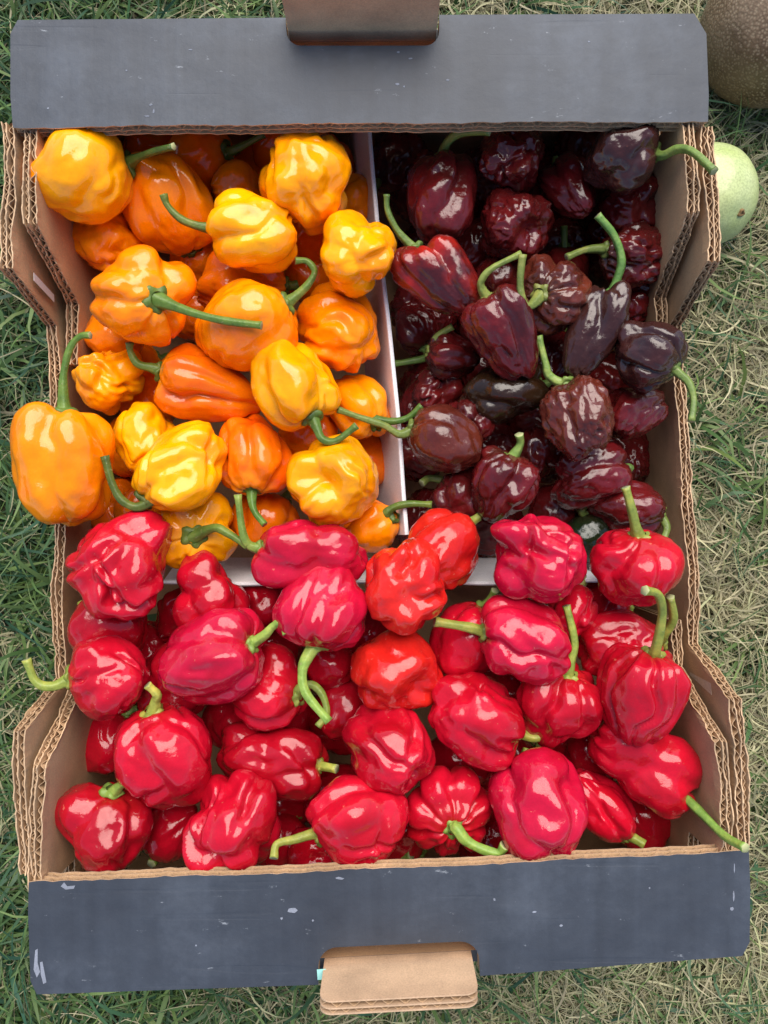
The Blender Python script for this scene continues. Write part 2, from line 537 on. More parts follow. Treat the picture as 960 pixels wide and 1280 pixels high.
def corr_wall(name, xline, prof, thick, zb, parent, seed, wl=0.0052, mid=True):
    """upright corrugated board running along Y. xline(y)=inner face, thick signed towards outside"""
    rng = random.Random(seed)
    pts = resample(prof, 0.0016)
    sgn = 1 if thick > 0 else -1
    T = abs(thick)
    lt = 0.00055
    jit = [rng.gauss(0, 1) for _ in range(len(pts) + 8)]
    def z_j(i, k, amp):
        return amp * (jit[(i + k) % len(jit)] + jit[(i + k + 1) % len(jit)] + jit[(i + k + 2) % len(jit)]) / 2
    def wob(y, ph):
        return 0.0008 * math.sin(y * 37 + ph) + 0.0006 * math.sin(y * 83 + 2 * ph)
    rough = [[rng.gauss(0, 1) for _ in range(len(pts) // 5 + 4)] for _ in range(4)]
    def lin_j(i, q):
        k = i / 5.0; a = int(k); f = k - a; f = f * f * (3 - 2 * f)
        return 0.00034 * (rough[q][a] * (1 - f) + rough[q][a + 1] * f) + 0.00012 * jit[(i + q * 11) % len(jit)]
    liners = []
    offs = [0.0, T * 0.52, T - lt] if mid else [0.0, T - lt]
    for q, o in enumerate(offs):
        path = [(xline(y) + wob(y, seed), y, z + z_j(i, q * 3, 0.0005)) for i, (y, z) in enumerate(pts)]
        liners.append(slab_along(path, sgn * o, sgn * (o + lt), zb if (q == 0 or q == len(offs) - 1) else zb + 0.02, [lin_j(i, q) for i in range(len(pts))]))
    V, Fc = merge(liners)
    # faces whose normal looks up are the torn edge
    w = mesh_obj(name, V, Fc, [M_CARD, M_EDGE], parent)
    me = w.data
    me.update()
    for p in me.polygons:
        zs = [me.vertices[v].co.z for v in p.vertices]
        if abs(p.normal.z) > 0.5 and min(zs) > zb + 0.03:
            p.material_index = 1
    # fluting between the liners
    fpts = resample(prof, 0.0004)
    ribs = []
    for q in range(len(offs) - 1):
        a = offs[q] + lt; b = offs[q + 1]
        amp = (b - a) / 2; mdl = (a + b) / 2
        s = 0.0; prev = None; Vv = []; Ff = []
        ph = rng.random() * 6.28
        l = wl * (1.0 if q == 0 else 0.72)
        for i, (y, z) in enumerate(fpts):
            if prev is not None:
                s += math.hypot(y - prev[0], z - prev[1])
            prev = (y, z)
            v = math.sin(ph + 2 * math.pi * s / l + 1.1 * math.sin(s * 140 + ph) + 0.6 * math.sin(s * 317)) * (0.72 + 0.28 * math.sin(s * 190 + 2 * ph))
            xx = xline(y) + wob(y, seed) + sgn * (mdl + amp * 0.96 * v)
            zt = z - 0.0004 - 0.0005 * abs(math.sin(s * 260 + ph))
            Vv += [(xx, y, zt), (xx, y, zt - 0.009), (xx + 0.00028, y, zt), (xx + 0.00028, y, zt - 0.009)]
        for i in range(len(fpts) - 1):
            c = i * 4; d = c + 4
            Ff += [(c, d, d + 1, c + 1), (c + 2, c + 3, d + 3, d + 2), (c, c + 2, d + 2, d)]
        ribs.append((Vv, Ff))
    V, Fc = merge(ribs)
    mesh_obj("fluting", V, Fc, M_CORE, w, smooth=False)
    return w

lx_out = lambda y: -0.1613 - 0.022 * y           # outer faces of the side walls
rx_out = lambda y: 0.1503 - 0.054 * y
# side walls: high at both ends, low in the middle
corr_wall("side_wall", lambda y: lx_out(y) + 0.0054,
          [(0.207, 0.1050), (0.1690, 0.1050), (0.1675, ZH), (0.105, ZH), (0.0905, ZL), (-0.0805, ZL), (-0.0940, ZH), (-0.1560, ZH), (-0.1575, 0.1050), (-0.199, 0.1050)], -0.0054, 0.002, box, 1)
corr_wall("side_wall", lambda y: rx_out(y) - 0.0054,
          [(0.207, 0.1050), (0.1675, 0.1050), (0.1660, ZH), (0.108, ZH), (0.0905, ZL), (-0.0640, ZL), (-0.0805, ZH), (-0.1445, ZH), (-0.1460, 0.1050), (-0.187, 0.1050)], 0.0054, 0.002, box, 2)
# inner corner panels, doubled up against the side walls
lx_in = lambda y: -0.1480 - 0.012 * y
rx_in = lambda y: 0.1365 - 0.052 * y
corr_wall("corner_panel", lx_in, [(0.205, 0.1050), (0.1735, 0.1050), (0.1720, ZH), (0.1240, ZH), (0.1010, ZL), (0.0720, ZL - 0.001)], -0.0058, 0.004, box, 3, 0.0048)
corr_wall("corner_panel", rx_in, [(0.205, 0.1050), (0.1735, 0.1050), (0.1720, ZH), (0.1290, ZH), (0.1040, ZL), (0.0740, ZL - 0.001)], 0.0056, 0.004, box, 4, 0.0048)
corr_wall("corner_panel", lx_in, [(-0.0790, ZL), (-0.0840, ZL + 0.001), (-0.1100, ZH), (-0.1630, ZH), (-0.1645, 0.1050), (-0.197, 0.1050)], -0.0058, 0.004, box, 5, 0.0048)
corr_wall("corner_panel", rx_in, [(-0.0525, ZL), (-0.0750, ZL), (-0.0990, ZH), (-0.1500, ZH), (-0.1515, 0.1050), (-0.186, 0.1050)], 0.0052, 0.004, box, 6, 0.0048)

def prism(poly_top, th, name, mats, parent, top_i=0, side_i=1, bot_i=1):
    """polygon (list of world points, ccw) extruded straight down by th"""
    n = len(poly_top)
    V = [tuple(p) for p in poly_top] + [(p[0], p[1], p[2] - th) for p in poly_top]
    Fc = [tuple(range(n)), tuple(range(2 * n - 1, n - 1, -1))]
    mi = [top_i, bot_i]
    for i in range(n):
        j = (i + 1) % n
        Fc.append((i, i + n, j + n, j)); mi.append(side_i)
    return mesh_obj(name, V, Fc, mats, parent, mi)

def lerp2(a, b, t):
    return (a[0] + (b[0] - a[0]) * t, a[1] + (b[1] - a[1]) * t)

def arc(c, r, a0, a1, k=6):
    return [(c[0] + r * math.cos(a0 + (a1 - a0) * i / k), c[1] + r * math.sin(a0 + (a1 - a0) * i / k)) for i in range(k + 1)]

def end_flap(inner, outer, hole, sag, name_seed, side):
    """black flap lying over one end; pixel outlines at flap height. inner: (left,right) ; outer: list of points"""
    rng = random.Random(name_seed)
    nseg = 90
    edge = []
    for i in range(nseg + 1):
        t = i / nseg
        x, y = lerp2(inner[0], inner[1], t)
        y += sag * math.sin(math.pi * t) + rng.uniform(-0.9, 0.9) + 0.8 * math.sin(t * 23)
        edge.append((x, y))
    poly = edge + outer + hole
    def W(p, dz=0.0):
        return p2w(p[0], p[1], ZS) + Vector((0, 0, dz))
    pts = [W(p) for p in poly]
    # orientation ccw seen from above
    ar = sum(pts[i].x * pts[(i + 1) % len(pts)].y - pts[(i + 1) % len(pts)].x * pts[i].y for i in range(len(pts)))
    if ar < 0: pts = pts[::-1]
    fl = prism(pts, 0.0007, "end_flap", [M_BLACK, M_EDGE], box)
    T = 0.0080
    low = [Vector((p.x, p.y, p.z - T + 0.0007)) for p in pts]
    prism(low, 0.0007, "lower_liner", [M_CARD, M_EDGE], fl, 0, 1, 0)
    midl = []
    for p in pts:
        midl.append(Vector((p.x, p.y, p.z - T * 0.5)))
    prism(midl, 0.0005, "middle_liner", [M_CARD, M_EDGE], fl, 0, 1, 0)
    # fluting seen along the inner edge: two waves
    we = [W(p) for p in edge]
    Vv, Ff = [], []
    for lay in range(2):
        z0 = (-0.0007, -T * 0.5)[lay]; z1 = (-T * 0.5 - 0.0005, -T + 0.0007)[lay]
        base = len(Vv); s = 0.0; ph = rng.random() * 6
        m = 700
        for i in range(m + 1):
            t = i / m * nseg
            k = min(nseg - 1, int(t)); f = t - k
            p = we[k].lerp(we[k + 1], f)
            s = i / m * 0.305
            v = math.sin(ph + 2 * math.pi * s / (0.0072 if lay == 0 else 0.0058) + 0.9 * math.sin(s * 90)) * (0.8 + 0.2 * math.sin(s * 210 + ph))
            z = p.z + (z0 + z1) / 2 + v * abs(z0 - z1) / 2 * 0.95
            iy = p.y + side * 0.0004
            Vv += [(p.x, iy, z), (p.x, iy + side * 0.010, z), (p.x, iy, z - 0.0003), (p.x, iy + side * 0.010, z - 0.0003)]
        for i in range(m):
            c = base + i * 4; d = c + 4
            Ff += [(c, d, d + 1, c + 1), (c + 2, c + 3, d + 3, d + 2), (c, c + 2, d + 2, d)]
    mesh_obj("fluting", Vv, Ff, M_CORE, fl)
    # strip closing the flap round its cut-out, slightly recessed
    hp = [W(p) for p in hole]
    Vh, Fh = [], []
    for p in hp:
        q = Vector((p.x, p.y + (-side) * 0.0006, p.z))
        Vh += [(q.x, q.y, q.z - 0.0006), (q.x, q.y, q.z - T + 0.0006)]
    for i in range(len(hp) - 1):
        Fh.append((2 * i, 2 * i + 1, 2 * i + 3, 2 * i + 2))
    mesh_obj("cut_edge", Vh, Fh, M_EDGE, fl)
    return fl

# top flap (away from the camera operator)
hole_top = [(549, 18.5)] + [(549, 40)] + arc((531, 39), 18, 0, math.pi / 2) + arc((376, 39), 18, math.pi / 2, math.pi) + [(357, 22)]
top_flap = end_flap(((16, 160), (885, 152)), [(886, 120), (883, 42), (868, 17)], hole_top + [(22, 25), (13, 42), (13, 120)], -2, 21, 1)
hole_bot = [(398, 1231)] + [(398, 1212)] + arc((422, 1208), 24, math.pi, 1.5 * math.pi) + arc((576, 1200), 23, 1.5 * math.pi, 2 * math.pi) + [(600, 1220)]
bot_flap = end_flap(((36, 1102), (936, 1063)), [(938, 1110), (937, 1178), (928, 1195)], hole_bot[::-1] + [(46, 1243), (38, 1226), (35, 1140)], 3, 22, -1)

# end walls: upright boards under the outer edge of the flaps, black outside, with a stacking tab standing up through the cut-out
def end_wall(a, b, tab, side, ztab, tabthick):
    """a,b: world x,y of the wall's inner face (left,right); tab: (x0,x1)"""
    T = 0.005
    def P(t, z, o=0.0):
        x = a[0] + (b[0] - a[0]) * t; y = a[1] + (b[1] - a[1]) * t
        return (x, y + side * o, z)
    zt = ZS - 0.0082
    V = [P(0, 0.002), P(1, 0.002), P(1, zt), P(0, zt), P(0, 0.002, T), P(1, 0.002, T), P(1, zt, T), P(0, zt, T)]
    Fc = [(0, 1, 2, 3), (4, 7, 6, 5), (0, 4, 5, 1), (1, 5, 6, 2), (2, 6, 7, 3), (3, 7, 4, 0)]
    w = mesh_obj("end_wall", V, Fc, [M_CARD, M_BLACK], box, [0, 1, 1, 1, 1, 1])
    # tab with rounded upper corners
    r = 0.0055
    x0, x1 = tab
    def ya(x): return a[1] + (b[1] - a[1]) * (x - a[0]) / (b[0] - a[0])
    out = [(x0, zt + 0.0002), (x1, zt + 0.0002)]
    out += [(x1 - r + r * math.cos(t), ztab - r + r * math.sin(t)) for t in [i * math.pi / 12 for i in range(7)]]
    out += [(x0 + r + r * math.cos(t), ztab - r + r * math.sin(t)) for t in [math.pi / 2 + i * math.pi / 12 for i in range(7)]]
    T2 = tabthick; lt = 0.0006
    parts = []
    for o0 in (0.0, T2 * 0.5, T2 - lt):
        n = len(out)
        Vv = [(x, ya(x) + side * o0, z) for x, z in out] + [(x, ya(x) + side * (o0 + lt), z) for x, z in out]
        Ff = [tuple(range(n)), tuple(range(2 * n - 1, n - 1, -1))] + [(i, (i + 1) % n, (i + 1) % n + n, i + n) for i in range(n)]
        parts.append((Vv, Ff))
    V, Fc = merge(parts)
    tb = mesh_obj("stacking_tab", V, Fc, [M_TAB], w)
    fl = []
    for q, (s0, s1, wl) in enumerate(((lt, T2 * 0.5, 0.0068), (T2 * 0.5 + lt, T2 - lt, 0.0052))):
        Vv, Ff = [], []
        m = 260
        for i in range(m + 1):
            x = x0 + 0.0012 + (x1 - x0 - 0.0024) * i / m
            # follow the rounded top
            e = min(x - x0, x1 - x)
            z = ztab - (r - math.sqrt(max(0, r * r - (r - min(e, r)) ** 2))) - 0.0006
            v = math.sin(2 * math.pi * x / wl + q)
            yy = ya(x) + side * ((s0 + s1) / 2 + v * (s1 - s0) / 2 * 0.95)
            Vv += [(x, yy, z), (x, yy, z - 0.009), (x, yy + 0.0003, z), (x, yy + 0.0003, z - 0.009)]
        for i in range(m):
            c = i * 4; d = c + 4
            Ff += [(c, c + 1, d + 1, d), (c + 2, d + 2, d + 3, c + 3), (c, d, d + 2, c + 2)]
        fl.append((Vv, Ff))
    V, Fc = merge(fl)
    mesh_obj("fluting", V, Fc, M_CORE, w)
    return w
M_TAB = card_mat("tan_cardboard_tab", (0.52, 0.345, 0.215))
at_ = p2w(24, 27, ZS); bt_ = p2w(866, 21, ZS)
xa, xb = p2w(360, 20, ZS).x, p2w(546, 20, ZS).x
end_wall((at_.x + 0.003, at_.y - 0.0045), (bt_.x - 0.001, bt_.y - 0.0045), (xa, xb), 1, 0.168, 0.006)
ab_ = p2w(46, 1240, ZS); bb_ = p2w(928, 1194, ZS)
xa, xb = p2w(400, 1220, ZS).x, p2w(597, 1220, ZS).x
end_wall((ab_.x + 0.003, ab_.y + 0.0035), (bb_.x - 0.001, bb_.y + 0.0035), (xa * 0.95, xb * 0.95), -1, 0.1640, 0.0056)
# base board
mesh_obj("base_board", [(-0.160, -0.195, 0.003), (0.152, -0.188, 0.003), (0.139, 0.206, 0.003), (-0.162, 0.206, 0.003),
                        (-0.160, -0.195, 0.007), (0.152, -0.188, 0.007), (0.139, 0.206, 0.007), (-0.162, 0.206, 0.007)],
         [(3, 2, 1, 0), (4, 5, 6, 7), (0, 1, 5, 4), (1, 2, 6, 5), (2, 3, 7, 6), (3, 0, 4, 7)], M_CARD, box)

# scrap of turquoise tape on the near cut-out, and flecks of rubbed-off print
M_TAPE, _nt, _b = new_mat("turquoise_tape"); _b.inputs["Base Color"].default_value = (0.30, 0.62, 0.56, 1)
def flat_patch(name, pts, z, mat, parent):
    P = [p2w(x, y, z) for x, y in pts]
    return prism(P[::-1] if sum(P[i].x * P[(i + 1) % len(P)].y - P[(i + 1) % len(P)].x * P[i].y for i in range(len(P))) < 0 else P,
                 0.0001, name, [mat], parent, 0, 0, 0)
flat_patch("tape_scrap", [(396, 1212), (407, 1211), (408, 1224), (397, 1225)], ZS + 0.0006, M_TAPE, bot_flap)
M_SCUFF = card_mat("bared_paper_scuff", (0.21, 0.225, 0.27), 0.3)
for pts in ([(44, 1188), (47, 1186), (47, 1204), (50, 1215), (46, 1222), (42, 1212)], [(50, 1203), (53, 1202), (58, 1228), (54, 1230), (51, 1218)],
            [(76, 1108), (80, 1103), (84, 1108), (94, 1107), (92, 1111), (82, 1112)]):
    flat_patch("scuff", pts, ZS + 0.00014, M_SCUFF, bot_flap)

_q = random.Random(9)
def fleck(px, py, w, h, par):
    k = 7
    pts = [(px + w * math.cos(6.283 * i / k) * _q.uniform(.5, 1.1), py + h * math.sin(6.283 * i / k) * _q.uniform(.5, 1.1)) for i in range(k)]
    flat_patch("scuff", pts, ZS + 0.00012, M_SCUFF, par)
for a in ((498, 65, 2.2, 1.5), (513, 73, 3, 1.2), (497, 105, 3.5, 1.6), (188, 131, 3, 1.2), (192, 139, 1.6, 4), (183, 145, 4, 1), (238, 62, 3, 1), (560, 100, 3, 1), (736, 52, 2, 1.4), (505, 108, 1.5, 1.5), (60, 135, 1.5, 1.5), (158, 88, 1.5, 1)):
    fleck(*a, top_flap)
for a in ((365, 1138, 7, 5), (352, 1148, 2, 2), (391, 1151, 1.8, 1.8), (618, 1124, 2.5, 2), (701, 1157, 2.5, 1.8), (668, 1140, 4, 1.2), (424, 1098, 6, 2), (245, 1182, 1.5, 1.5), (812, 1110, 1.4, 1.4), (918, 1085, 1, 10), (917, 1120, 1.4, 9), (915, 1136, 2.4, 3)):
    fleck(*a, bot_flap)
# strips of clear tape left on the inside of the side walls
M_CLEAR = card_mat("yellowed_tape", (0.55, 0.44, 0.32), 0.1); M_PALE = card_mat("pale_tape", (0.6, 0.57, 0.55), 0.1)
def wall_strip(y0, y1, z0, z1, xf, mat, lean):
    V = [(xf(y0), y0, z0), (xf(y1), y1, z0), (xf(y1 + lean), y1 + lean, z1), (xf(y0 + lean), y0 + lean, z1)]
    V += [(v[0] + 0.0002, v[1], v[2]) for v in V]
    mesh_obj("tape_strip", V, [(0, 1, 2, 3), (7, 6, 5, 4), (0, 4, 5, 1), (1, 5, 6, 2), (2, 6, 7, 3), (3, 7, 4, 0)], mat, box)
wall_strip(0.1000, 0.1035, 0.104, 0.125, lambda y: lx_out(y) + 0.0062, M_PALE, 0.004)
wall_strip(-0.0790, -0.0735, 0.098, 0.122, lambda y: rx_out(y) - 0.0064, M_CLEAR, -0.004)

# ------------------------------------------------------------------ white tray walls dividing the colours
def leaning_panel(name, top, bot, th, label):
    """top, bot: two world points each (start,end); panel with a rounded lip"""
    n = 40
    V, Fc = [], []
    for i in range(n + 1):
        t = i / n
        a = top[0].lerp(top[1], t); b = bot[0].lerp(bot[1], t)
        wv = 0.0007 * math.sin(t * 7) + 0.0001 * math.sin(t * 23)
        d = (top[1] - top[0]).normalized()
        nn = Vector((d.y, -d.x, 0))
        a = a + nn * wv
        m = a.lerp(b, 0.06)
        ring = [b, a, a + nn * th * 0.3 + Vector((0, 0, 0.0007)), a + nn * th * 0.8 + Vector((0, 0, 0.0005)), a + nn * th + Vector((0, 0, -0.0004)), b + nn * th]
        V += [tuple(x) for x in ring]
    k = 6
    for i in range(n):
        for j in range(k):
            j2 = (j + 1) % k
            Fc.append((i * k + j, i * k + j2, (i + 1) * k + j2, (i + 1) * k + j))
    Fc.append(tuple(range(k))); Fc.append(tuple(reversed(range(n * k, n * k + k))))
    o = mesh_obj(name, V, Fc, M_WHITE)
    tag(o, label, "divider", "white dividers in the box")
    return o
zt_ = 0.100
leaning_panel("divider_panel", (p2w(463, 140, 0.099), p2w(512, 668, 0.099)), (p2w(438, 140, 0.045), p2w(476, 668, 0.045)), 0.0022,
              "long white card divider between the orange and the dark brown peppers")
leaning_panel("divider_panel", (p2w(506, 731, 0.094), p2w(205, 731, 0.094)), (p2w(496, 702, 0.045), p2w(225, 702, 0.045)), 0.0022,
              "white card divider between the orange peppers and the red ones")
leaning_panel("divider_panel", (p2w(826, 730, 0.094), p2w(525, 730, 0.094)), (p2w(800, 702, 0.045), p2w(525, 702, 0.045)), 0.0022,
              "white card divider between the dark brown peppers and the red ones")

# ------------------------------------------------------------------ peppers
STYLES = {
    # n lobes, ring a, lobe radius, core, half height of the lobes, tip lobes, irregularity, taper, dents, folds, fold depth, groove depth
    'bell':    dict(n=4, a=.40, rho=.58, core=.84, two=.34, tips=0, irr=.14, taper=.12, dents=3, creases=2, cd=.09, cav=.12, gro=.075, gw=.15),
    'bonnet':  dict(n=4, a=.44, rho=.55, core=.82, two=.14, tips=4, irr=.20, taper=.10, dents=4, creases=4, cd=.13, cav=.10, gro=.07, gw=.16),
    'tri':     dict(n=3, a=.48, rho=.54, core=.66, two=.16, tips=3, irr=.16, taper=.0, dents=2, creases=2, cd=.10, cav=.10, gro=.05, gw=.15),
    'ribs':    dict(n=6, a=.55, rho=.45, core=.78, two=.16, tips=3, irr=.14, taper=.16, dents=2, creases=2, cd=.08, cav=.22, gro=.08, gw=.12),
    'petal':   dict(n=7, a=.60, rho=.41, core=.74, two=.10, tips=0, irr=.08, taper=.10, dents=0, creases=0, cd=.05, cav=.24, gro=.15, gw=.10, notwist=1),
    'fine':    dict(n=9, a=.56, rho=.44, core=.84, two=.28, tips=0, irr=.22, taper=.34, dents=2, creases=1, cd=.06, cav=.14, gro=.11, gw=.11),
    'pod':     dict(n=4, a=.40, rho=.58, core=.82, two=.32, tips=0, irr=.20, taper=.48, dents=3, creases=3, cd=.10, cav=.06, gro=.09, gw=.15),
    'smooth':  dict(n=4, a=.34, rho=.63, core=.90, two=.10, tips=2, irr=.16, taper=.10, dents=3, creases=2, cd=.08, cav=.10, gro=.035, gw=.18),
    'crumple': dict(n=4, a=.50, rho=.50, core=.74, two=.08, tips=5, irr=.26, taper=.04, dents=5, creases=9, cd=.24, cav=.08, gro=.06, gw=.16),
    'cup':     dict(n=4, a=.42, rho=.57, core=.84, two=.10, tips=3, irr=.16, taper=.0, dents=2, creases=3, cd=.12, cav=.08, cup=.34, gro=.05, gw=.16),
    'waist':   dict(n=3, a=.36, rho=.60, core=.80, two=.40, tips=2, irr=.18, taper=.14, dents=4, creases=4, cd=.14, cav=.08, waist=.17, gro=.05, gw=.18),
}

def pepper_verts(seed, style, W, L, wrinkle, nu, nv):
    S = STYLES[style]
    rng = np.random.default_rng(seed)
    th = np.linspace(0, math.pi, nv + 1)[1:-1]
    ph = np.arange(nu) * 2 * math.pi / nu
    T, Pn = np.meshgrid(th, ph, indexing='ij')
    T = np.concatenate([[0.0], T.ravel(), [math.pi]])
    Pn = np.concatenate([[0.0], Pn.ravel(), [0.0]])
    D = np.stack([np.sin(T) * np.cos(Pn), np.sin(T) * np.sin(Pn), np.cos(T)], 1)
    off = rng.random(3) * 50
    # bend the grooves: twist the azimuth with height and noise
    tw = rng.normal(0, 0.35) * D[:, 2] + 0.30 * vnoise(D * 1.7 + off) * np.sin(T)
    if S.get('notwist'): tw = tw * 0.15
    c, s = np.cos(tw), np.sin(tw)
    Dw = np.stack([D[:, 0] * c - D[:, 1] * s, D[:, 0] * s + D[:, 1] * c, D[:, 2]], 1)
    lobes = []
    n = S['n']; irr = S['irr']; a = S['a']; rho = S['rho']
    ph0 = rng.random() * 6.28
    fs = []
    for i in range(n):
        f = ph0 + (i + rng.normal(0, irr * 0.8)) * 2 * math.pi / n
        aa = a * (1 + rng.normal(0, irr * 0.6)); rr = rho * (1 + rng.normal(0, irr * 0.5))
        z0 = rng.normal(0.03, irr * 0.35); fs.append(f % (2 * math.pi))
        h = S['two'] * rng.uniform(.8, 1.2)
        lobes.append([((aa * math.cos(f), aa * math.sin(f), z0 + zz), rr) for zz in (-h, 0.0, h)])
    for i in range(S['tips']):
        f = rng.random() * 6.28
        f = ph0 + 0.5 + (i + rng.normal(0, .2)) * 2 * math.pi / max(1, S['tips'])
        b = rng.uniform(.22, .40); zz = -rng.uniform(.28, .50)
        lobes.append([((b * math.cos(f), b * math.sin(f), zz), rng.uniform(.42, .54))])
    def smax(t, k):
        mx = t.max(0)
        return mx + np.log(np.exp(k * (t - mx)).sum(0)) / k
    t = []
    for lob in lobes:
        tt = []
        for (cc, rr) in lob:
            cc = np.array(cc)
            b = Dw @ cc
            disc = rr * rr - cc @ cc + b * b
            tt.append(np.where(disc > 0, b + np.sqrt(np.maximum(disc, 0)), 0.0))
        t.append(smax(np.stack(tt, 0), 10.0) - (0.08 if len(tt) == 3 else 0.0))
    t.append(np.full(len(D), S['core']))
    r = smax(np.stack(t, 0), 30.0)
    # narrow grooves running from the stem between the lobes
    pw = np.arctan2(Dw[:, 1], Dw[:, 0])
    fs = sorted(fs)
    for i in range(len(fs)):
        f0 = fs[i]; f1 = fs[(i + 1) % len(fs)] + (2 * math.pi if i == len(fs) - 1 else 0)
        fm = (f0 + f1) / 2
        dphi = (pw - fm + 3 * math.pi) % (2 * math.pi) - math.pi
        dphi = dphi + 0.12 * vnoise(D * 2.3 + off + 40 + i)
        ctr = rng.uniform(.7, 1.7); wid = rng.uniform(.7, 1.5)
        env = np.exp(-((T - ctr) / wid) ** 4) * np.sqrt(np.clip(np.sin(T), 0, 1))
        g = S['gro'] * rng.uniform(.4, 1.4); w_ = S['gw'] * rng.uniform(.7, 1.3)
        r *= 1 - g * env * np.exp(-(dphi / w_) ** 2) + 0.25 * g * env * np.exp(-((np.abs(dphi) - 2.0 * w_) / w_) ** 2)
    # stem cavity
    r *= 1 - S['cav'] * np.exp(-(T / 0.34) ** 2)
    if S.get('cup'):
        cd = np.array([rng.normal(0, .3), rng.normal(0, .3), -1]); cd /= np.linalg.norm(cd)
        ang = np.arccos(np.clip(D @ cd, -1, 1))
        r *= 1 - S['cup'] * np.exp(-(ang / .42) ** 2) + 0.05 * np.exp(-((ang - .75) / .22) ** 2)
    for i in range(S['dents']):
        cd = rng.normal(0, 1, 3); cd[2] -= 0.3; cd /= np.linalg.norm(cd)
        ang = np.arccos(np.clip(Dw @ cd, -1, 1))
        r *= 1 - rng.uniform(.05, .19) * np.exp(-(ang / rng.uniform(.20, .42)) ** 2)
    for i in range(S['creases']):
        cd = rng.normal(0, 1, 3); cd[2] -= 0.5; cd /= np.linalg.norm(cd)
        tx = rng.normal(0, 1, 3); tx -= cd * (tx @ cd); tx /= np.linalg.norm(tx)
        nx = np.cross(cd, tx)
        u = D @ tx; v = D @ nx + 0.10 * vnoise(D * 3 + off + i * 9) + 0.25 * u * u * rng.choice([-1, 1])
        front = np.clip(D @ cd, 0, 1)
        wd = rng.uniform(.06, .13)
        env = np.exp(-(u / rng.uniform(.35, .6)) ** 2) * front ** 2
        r *= 1 - S['cd'] * rng.uniform(.45, 1.1) * env * np.exp(-(v / wd) ** 2) + rng.uniform(.02, .05) * env * np.exp(-((np.abs(v) - wd * 2) / wd) ** 2)
    if S.get('waist'):
        r *= 1 - S['waist'] * np.exp(-((D[:, 2] + .12) / .22) ** 2)
    r *= 1 + 0.035 * vnoise(D * 2.6 + off) + 0.020 * vnoise(D * 5.5 + off + 7) + 0.006 * vnoise(D * 12 + off + 17)
    V = D * r[:, None]
    if wrinkle > 0:
        q = np.stack([V[:, 0] * 6.5, V[:, 1] * 6.5, V[:, 2] * 2.6], 1)
        q = q + 0.7 * np.stack([vnoise(V * 3 + 3), vnoise(V * 3 + 13), vnoise(V * 3 + 23)], 1)
        rid = 1 - 2 * np.abs(vnoise(q + off))
        rid2 = 1 - 2 * np.abs(vnoise(q * 2.1 + off + 31))
        m = wrinkle * (0.040 * rid + 0.018 * rid2) * np.clip(np.sin(T) * 1.6, 0, 1)
        V = V * (1 + m)[:, None]
    zn = (V[:, 2] - V[:, 2].min()) / (V[:, 2].max() - V[:, 2].min())
    tp = 1 - S['taper'] * np.clip(1 - zn, 0, 1) ** 1.3
    V[:, 0] *= tp; V[:, 1] *= tp
    bend = rng.normal(0, .10) + (0.12 if style == 'pod' else 0)
    V[:, 0] += bend * (1 - zn) ** 2
    V[:, :2] -= (V[:, :2].max(0) + V[:, :2].min(0)) / 2
    V[:, 2] -= (V[:, 2].max() + V[:, 2].min()) / 2
    ext = np.mean(V[:, :2].max(0) - V[:, :2].min(0))
    V[:, :2] *= W / ext
    V[:, 2] *= L / (V[:, 2].max() - V[:, 2].min())
    return V

_faces = {}
def pepper_faces(nu, nv):
    if (nu, nv) in _faces: return _faces[(nu, nv)]
    rows = nv - 1
    f = []
    for j in range(nu):
        f.append((0, 1 + j, 1 + (j + 1) % nu))
    for i in range(rows - 1):
        for j in range(nu):
            a = 1 + i * nu + j; b = 1 + i * nu + (j + 1) % nu
            f.append((a, a + nu, b + nu, b))
    last = 1 + rows * nu
    for j in range(nu):
        f.append((1 + (rows - 1) * nu + j, last, 1 + (rows - 1) * nu + (j + 1) % nu))
    _faces[(nu, nv)] = f
    return f

def catmull(P, per=7):
    P = [P[0] * 2 - P[1]] + P + [P[-1] * 2 - P[-2]]
    out = []
    for i in range(1, len(P) - 2):
        for k in range(per):
            t = k / per
            p0, p1, p2, p3 = P[i - 1], P[i], P[i + 1], P[i + 2]
            out.append(0.5 * ((2 * p1) + (p2 - p0) * t + (2 * p0 - 5 * p1 + 4 * p2 - p3) * t * t + (3 * p1 - p0 - 3 * p2 + p3) * t ** 3))
    out.append(P[-2])
    return out

def tube(path, radii, sides=10, ridge=0.08, seed=0):
    rng = random.Random(seed)
    V, Fc, mi = [], [], []
    up = Vector((0.3, 0.2, 1)).normalized()
    n = len(path)
    lump = [0.10 * math.sin(i * 0.55 + seed) * rng.uniform(.2, 1) for i in range(n)]
    for i, p in enumerate(path):
        d = (path[min(i + 1, n - 1)] - path[max(i - 1, 0)]).normalized()
        x = d.cross(up)
        if x.length < 1e-3: x = d.cross(Vector((1, 0, 0)))
        x.normalize(); y = d.cross(x)
        up = y * -1 if False else up
        for k in range(sides):
            a = 2 * math.pi * k / sides
            r = radii[i] * (1 + ridge * math.cos(5 * a + 0.4 + i * 0.05) + lump[i] + rng.uniform(-.02, .02))
            V.append(p + (x * math.cos(a) + y * math.sin(a)) * r)
    for i in range(n - 1):
        for k in range(sides):
            k2 = (k + 1) % sides
            Fc.append((i * sides + k, i * sides + k2, (i + 1) * sides + k2, (i + 1) * sides + k)); mi.append(0)
    c = len(V)
    d = (path[-1] - path[-2]).normalized()
    V.append(path[-1] - d * radii[-1] * 0.35)
    for k in range(sides):
        Fc.append(((n - 1) * sides + k, (n - 1) * sides + (k + 1) % sides, c)); mi.append(1)
    return V, Fc, mi

